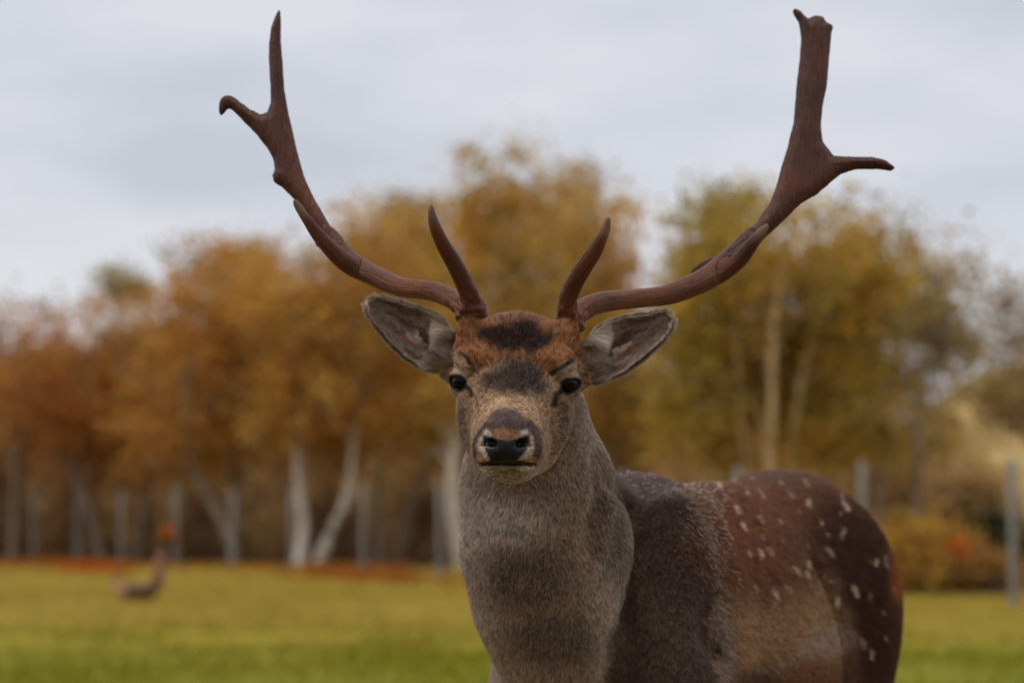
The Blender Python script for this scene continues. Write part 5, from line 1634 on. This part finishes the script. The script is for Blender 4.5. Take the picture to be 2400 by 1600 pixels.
# ---- ears: a cupped leaf with two faces
def ear(side, top, bottom, base_y, tip_y, depth, parent, skin, furm):
    """top / bottom: outlines from the root to the tip in photograph pixels"""
    nu, nv = 46, 40
    def along(pts, t):
        pts = np.array(pts, float)
        s = np.concatenate([[0], np.cumsum(np.hypot(*np.diff(pts, axis=0).T))])
        s /= s[-1]
        return np.stack([np.interp(t, s, pts[:, 0]), np.interp(t, s, pts[:, 1])], 1)
    t = np.linspace(0, 1, nu)
    A, Bm = along(top, t), along(bottom, t)
    A = np.stack([np.convolve(np.pad(A[:, i], 2, 'edge'), np.ones(5) / 5, 'valid') for i in (0, 1)], 1)
    Bm = np.stack([np.convolve(np.pad(Bm[:, i], 2, 'edge'), np.ones(5) / 5, 'valid') for i in (0, 1)], 1)
    mid = (A + Bm) / 2
    A, Bm = mid + (A - mid) * 0.93, mid + (Bm - mid) * 0.93
    V = np.zeros((nu, nv, 3))
    uv = np.zeros((nu, nv, 2))
    for i in range(nu):
        Yc = base_y + (tip_y - base_y) * t[i]
        for j in range(nv):
            v = j / (nv - 1)
            q = A[i] * (1 - v) + Bm[i] * v
            prof = 1 - abs(2 * v - 1) ** 2.4
            # deep hollow near the root, shallow at the tip; the fold bulges forward at the root
            dep = depth * prof * (0.10 + 0.90 * sstep(0.14, 0.46, t[i])) * (1 - 0.75 * sstep(0.55, 1.0, t[i]))
            dep -= 0.010 * prof * sstep(0.28, 0.05, t[i])
            ridge = -0.006 * math.exp(-((v - 0.60) / 0.09) ** 2) * sstep(0.25, 0.45, t[i]) * sstep(0.85, 0.6, t[i])
            rimroll = 0.004 * (1 - prof)
            V[i, j] = W(q[0], q[1], Yc + dep + ridge + rimroll)
            uv[i, j] = (t[i], v)
    Fr = V.reshape(-1, 3)
    i, j = np.meshgrid(np.arange(nu - 1), np.arange(nv - 1), indexing='ij')
    Q = np.stack([i * nv + j, i * nv + j + 1, (i + 1) * nv + j + 1, (i + 1) * nv + j], -1).reshape(-1, 4)
    N = vert_normals(Fr, Q)
    if N[:, 1].mean() > 0:
        Q = Q[:, ::-1]
        N = -N
    Fr = relax(Fr, Q, 2, 0.3, (np.ones(len(Fr)) * ((uv.reshape(-1, 2)[:, 1] > 0.02) & (uv.reshape(-1, 2)[:, 1] < 0.98))))
    N = vert_normals(Fr, Q)
    th = 0.0028 * np.sqrt(np.clip(1 - np.abs(2 * uv.reshape(-1, 2)[:, 1] - 1) ** 6, 0.05, 1))
    Bk = Fr - N * th[:, None]
    n0 = len(Fr)
    ring = np.concatenate([np.arange(nv), np.arange(1, nu) * nv + nv - 1, (nu - 1) * nv + np.arange(nv - 2, -1, -1), np.arange(nu - 2, 0, -1) * nv])
    rq = np.stack([ring, np.roll(ring, -1), np.roll(ring, -1) + n0, ring + n0], 1)
    allQ = np.concatenate([Q, Q[:, ::-1] + n0, rq])
    Vv = np.concatenate([Fr, Bk])
    UV = np.concatenate([uv.reshape(-1, 2)] * 2)
    def paint(u, v, P, back):
        C = np.empty((len(u), 3))
        C[:] = lin(160, 142, 126)
        n = noise3(P, 0.006, 51) - 0.5
        n2 = noise3(P, 0.012, 52) - 0.5
        uu, vv = u + 0.14 * n + 0.08 * n2, v + 0.16 * n
        def mix(col, m):
            nonlocal C
            C = C + (np.asarray(col) - C) * np.clip(m, 0, 1)[:, None]
        rimd = np.minimum(v, 1 - v)
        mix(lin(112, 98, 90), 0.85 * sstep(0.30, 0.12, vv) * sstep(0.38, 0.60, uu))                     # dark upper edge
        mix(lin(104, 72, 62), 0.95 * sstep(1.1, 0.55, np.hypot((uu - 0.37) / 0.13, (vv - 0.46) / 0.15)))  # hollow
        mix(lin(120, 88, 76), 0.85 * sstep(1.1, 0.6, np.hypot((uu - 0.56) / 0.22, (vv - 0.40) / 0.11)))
        mix(lin(214, 196, 176), 0.85 * sstep(1.2, 0.6, np.hypot((uu - 0.48) / 0.13, (vv - 0.58) / 0.06)))   # pale ridge
        mix(lin(176, 118, 94), 0.75 * sstep(1.1, 0.5, np.hypot((uu - 0.52) / 0.20, (vv - 0.69) / 0.08)))     # reddish fold
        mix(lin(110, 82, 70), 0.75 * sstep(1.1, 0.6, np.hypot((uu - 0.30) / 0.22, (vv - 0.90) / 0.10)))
        mix(lin(218, 206, 190), 0.8 * sstep(0.32, 0.24, uu) * sstep(0.06, 0.26, uu) * sstep(0.82, 0.6, vv))   # pale root hair
        mix(lin(170, 152, 130), 0.5 * sstep(0.060, 0.012, rimd))
        mix(lin(216, 196, 166), 0.9 * sstep(0.93, 0.985, u))
        mix(lin(46, 38, 36), 0.9 * sstep(0.10, 0.03, uu) * sstep(0.5, 0.2, v))
        if back:
            C[:] = lin(128, 108, 90)
            mix(lin(166, 148, 128), 0.9 * sstep(0.36, 0.14, rimd + 0.05 * n))
            mix(lin(176, 160, 138), 0.9 * sstep(0.86, 0.95, u))
        return C
    colr = np.concatenate([paint(UV[:n0, 0], UV[:n0, 1], Fr, False), paint(UV[:n0, 0], UV[:n0, 1], Bk, True)])
    me = mesh('ear', Vv, allQ)
    vcol(me, 'coat', colr)
    vfloat(me, 'bare', np.zeros(len(Vv)))
    o = put('ear', me, skin, parent)
    # hair
    Pall, Nall, Dall, Lall, Rall, Call, lift = [], [], [], [], [], [], []
    tipdir = norm(W(*A[-1], tip_y) - W(*((A[0] + Bm[0]) / 2), base_y))
    for back, (Vs, Ns, cnt) in enumerate(((Fr, N, 42000), (Bk, -N, 12000))):
        uvf = uv.reshape(-1, 2)
        dens = 1.0 + 3.0 * (np.minimum(uvf[:, 1], 1 - uvf[:, 1]) < 0.06) + 2.0 * (uvf[:, 0] > 0.93)
        Pq, Nq, tq, ws = sample(Vs, Q, Ns, dens, cnt)
        q = (uvf[tq] * ws).sum(1)
        u, v = q[:, 0], q[:, 1]
        C = paint(u, v, Pq, bool(back))
        down = norm(W(*Bm[20], base_y) - W(*A[20], base_y))
        # rim hair leans outwards, root hair sweeps from the root across the hollow
        out_d = np.where((v < 0.5)[:, None], -down, down)
        edge = np.clip(1 - np.minimum(v, 1 - v) / 0.30, 0, 1)[:, None]
        D = tipdir * (0.9 + 0 * edge) + out_d * (0.2 + 0.9 * edge ** 2)
        root = (sstep(0.40, 0.16, u) * (1 - back))[:, None]
        D = D * (1 - root) + (tipdir * 0.75 + down * (0.75 - 1.1 * v)[:, None]) * root
        D = norm(D) + 0.5 * np.stack([noise3(Pq, 0.006, 61 + i) - 0.5 for i in range(3)], 1) + 0.35 * (RNG.random((cnt, 3)) - 0.5)
        D = norm(D - Nq * (D * Nq).sum(1, keepdims=True))
        L = 0.0058 + 0.0035 * RNG.random(cnt) + 0.020 * root[:, 0] * sstep(0.02, 0.2, u) - (0.0006 + 0.0006 * back) * edge[:, 0] + 0.0045 * edge[:, 0] * RNG.random(cnt) ** 3
        L *= 1 - 0.35 * sstep(0.40, 0.5, u) * sstep(0.8, 0.6, u) * (np.abs(v - 0.5) < 0.2)
        g = RNG.random(cnt)
        C = C * (0.30 + 0.75 * g + 0.75 * (noise3(Pq, 0.0035, 66)))[:, None]
        Pall.append(Pq); Nall.append(Nq); Dall.append(D); Lall.append(L); Call.append(C)
        Rall.append(np.full(cnt, 0.00018) + 0.00008 * root[:, 0])
        lift.append(np.full(cnt, 0.42) - 0.1 * root[:, 0])
    hair_object('fur', *[np.concatenate(z) for z in (Pall, Nall, Dall, Lall, Rall, Call, lift)], furm, o)
    return o

def build_deer():
    root = empty('deer', (SH[0], SH[1], 0.0))
    tag(root, 'brown spotted buck deer with large antlers facing the viewer', 'deer')
    inv = Matrix.Translation(root.location).inverted()
    skin, furm = skin_material(), fur_material()
    V, Q = build_body_field().extract()
    hm = body_masks(V)
    V = relax(V, Q, 4, 0.5, 0.25 + 0.75 * (1 - hm))
    N = vert_normals(V, Q)
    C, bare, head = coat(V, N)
    me = mesh('body', V, Q)
    vcol(me, 'coat', C)
    vfloat(me, 'bare', bare)
    body = put('body', me, skin, root)
    # --- fur
    view = norm(np.array([0, 0, CAM_Z]) - V)
    away = sstep(-0.55, -0.15, (N * view).sum(1))
    dd = (V - SH) @ BD
    trunk = sstep(-0.06, 0.04, dd) * (V[:, 1] > 2.74)
    low = sstep(0.50, 0.62, V[:, 2])
    dens = (1.0 * head + (1 - head) * (0.62 - 0.24 * trunk)) * (0.22 + 0.78 * away) * (0.15 + 0.85 * low) * (bare < 0.5)
    for s in (-1, 1):
        al = almond(V, s)
        dens *= np.where((V - eye_pos(s)) @ eye_frame(s)[3] > 0.002, al > 1.85, al > 1.12)
    n = 760000
    P, Nn, t, ws = sample(V, Q, N, dens, n)
    head = body_masks(P)
    D = flow(P, Nn, head)
    D = norm(D + 0.30 * (RNG.random((n, 3)) - 0.5))
    dd = (P - SH) @ BD
    trunk = sstep(-0.06, 0.04, dd) * (P[:, 1] > 2.74)
    v = (P - EYE) @ RH
    muz = head * sstep(0.03, 0.11, -v[:, 1])
    crown = head * np.exp(-((v[:, 0] / 0.05) ** 2 + ((v[:, 2] - 0.06) / 0.03) ** 2))
    L = head * 0.0046 + (1 - head) * (0.0066 + 0.0028 * trunk)
    L = L - 0.0026 * muz + 0.004 * crown
    for s in (-1, 1):
        de = np.linalg.norm(P - eye_pos(s), axis=1)
        L = L * (1 - 0.6 * sstep(0.034, 0.022, de))
    L *= 0.7 + 0.6 * RNG.random(n)
    R = head * 0.00017 + (1 - head) * (0.00027 + 0.00006 * trunk)
    lift = 0.48 + 0.30 * RNG.random(n) + 0.25 * crown - 0.14 * muz + 0.10 * (1 - head) - 0.22 * trunk
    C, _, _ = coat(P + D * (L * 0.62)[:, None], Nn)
    px, py = proj(P)
    pad = poly_sd(px, py, NOSEPAD)
    bare = ((pad < 0) | (line_d(px, py, C1([(850, 1375), (960, 1362), (1160, 1362), (1265, 1375)])) < 3.5)) & (v[:, 1] < -0.06)
    c_, s_ = math.cos(math.radians(58)), math.sin(math.radians(58))
    pit = np.hypot(((px - 1668) * c_ + (py - 1512) * s_) / 30, (-(px - 1668) * s_ + (py - 1512) * c_) / 13) < 1
    keep = ~bare & ~(pit & (trunk > 0.5))
    P, Nn, C, head, D, L, R, lift, trunk = [q[keep] for q in (P, Nn, C, head, D, L, R, lift, trunk)]
    n = len(P)
    # grizzled hairs: dark and pale ones side by side, in loose tufts
    tuft = noise3(P, 0.0026, 71) * 0.78 + noise3(P, 0.012, 72) * 0.22
    g = np.clip(0.5 + 1.9 * (tuft - 0.5) + 0.75 * (RNG.random(n) - 0.5), 0, 1)
    amp = 0.95 + 0.35 * head
    C = C * (1 + amp * (g - 0.5))[:, None]
    px, py = proj(P)
    silver = (RNG.random(n) < 0.26 * np.exp(-(((px - 1625) / 45) ** 2 + ((py - 1280) / 105) ** 2)) * trunk + 0.03 * trunk * (px < 1700))
    tipped = (RNG.random(n) < 0.08 * (1 - head) * (1 - trunk)) & (P[:, 1] < 2.80) & (poly_sd(px, py, [(1300, 1000), (1395, 1060), (1478, 1246), (1446, 1400), (1415, 1640), (1000, 1640), (1000, 1000)]) < 0)
    C[tipped] = C[tipped] * 0.45 + 0.55 * lin(204, 196, 186)
    C[silver] = lin(178, 168, 164)
    L[silver] *= 1.15
    R[silver] *= 1.2
    C = np.clip(C * np.array([1.03, 0.99, 0.94]), 0.004, 0.85)
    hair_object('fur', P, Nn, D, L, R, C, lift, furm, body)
    # --- eyes
    em_ = eye_material()
    for s in (-1, 1):
        put('eye', sphere_mesh('eye', eye_pos(s) + EYE_DIR[s] * 0.0000, 0.0172), em_, root)
    # --- ears
    ear(-1, C1([(735, 560), (722, 470), (690, 415), (640, 345), (560, 280), (450, 230), (300, 190), (150, 160), (80, 165), (45, 190)]),
        C1([(735, 560), (700, 660), (600, 705), (480, 682), (330, 605), (200, 480), (100, 335), (50, 250), (40, 215), (45, 190)]),
        2.560, 2.545, 0.022, root, skin, furm)
    ear(1, C1([(1590, 560), (1610, 470), (1650, 420), (1720, 370), (1800, 325), (1950, 285), (2150, 262), (2225, 268), (2262, 295)]),
        C1([(1590, 560), (1595, 700), (1640, 800), (1780, 752), (1900, 712), (2050, 600), (2200, 450), (2262, 350), (2268, 310), (2262, 295)]),
        2.560, 2.545, 0.022, root, skin, furm)
    antlers(root)
    # --- whiskers
    wp, wd = [], []
    for i in range(14):
        s = -1 if i % 2 else 1
        wp.append(H(s * RNG.uniform(0.008, 0.026), RNG.uniform(0.105, 0.130), RNG.uniform(-0.106, -0.092) if i % 3 else -0.083))
        wd.append(norm(RH @ np.array([s * RNG.uniform(0.2, 0.9), -RNG.uniform(0.2, 0.8), -RNG.uniform(0.3, 1.0)])))
    wp, wd = np.array(wp), np.array(wd)
    k = len(wp)
    hair_object('whiskers', wp, wd, wd, RNG.uniform(0.015, 0.035, k), np.full(k, 0.00014), np.tile(lin(200, 190, 170), (k, 1)), np.zeros(k), furm, body)
    for o in list(root.children):
        o.matrix_parent_inverse = inv
    return root

DEER = build_deer()
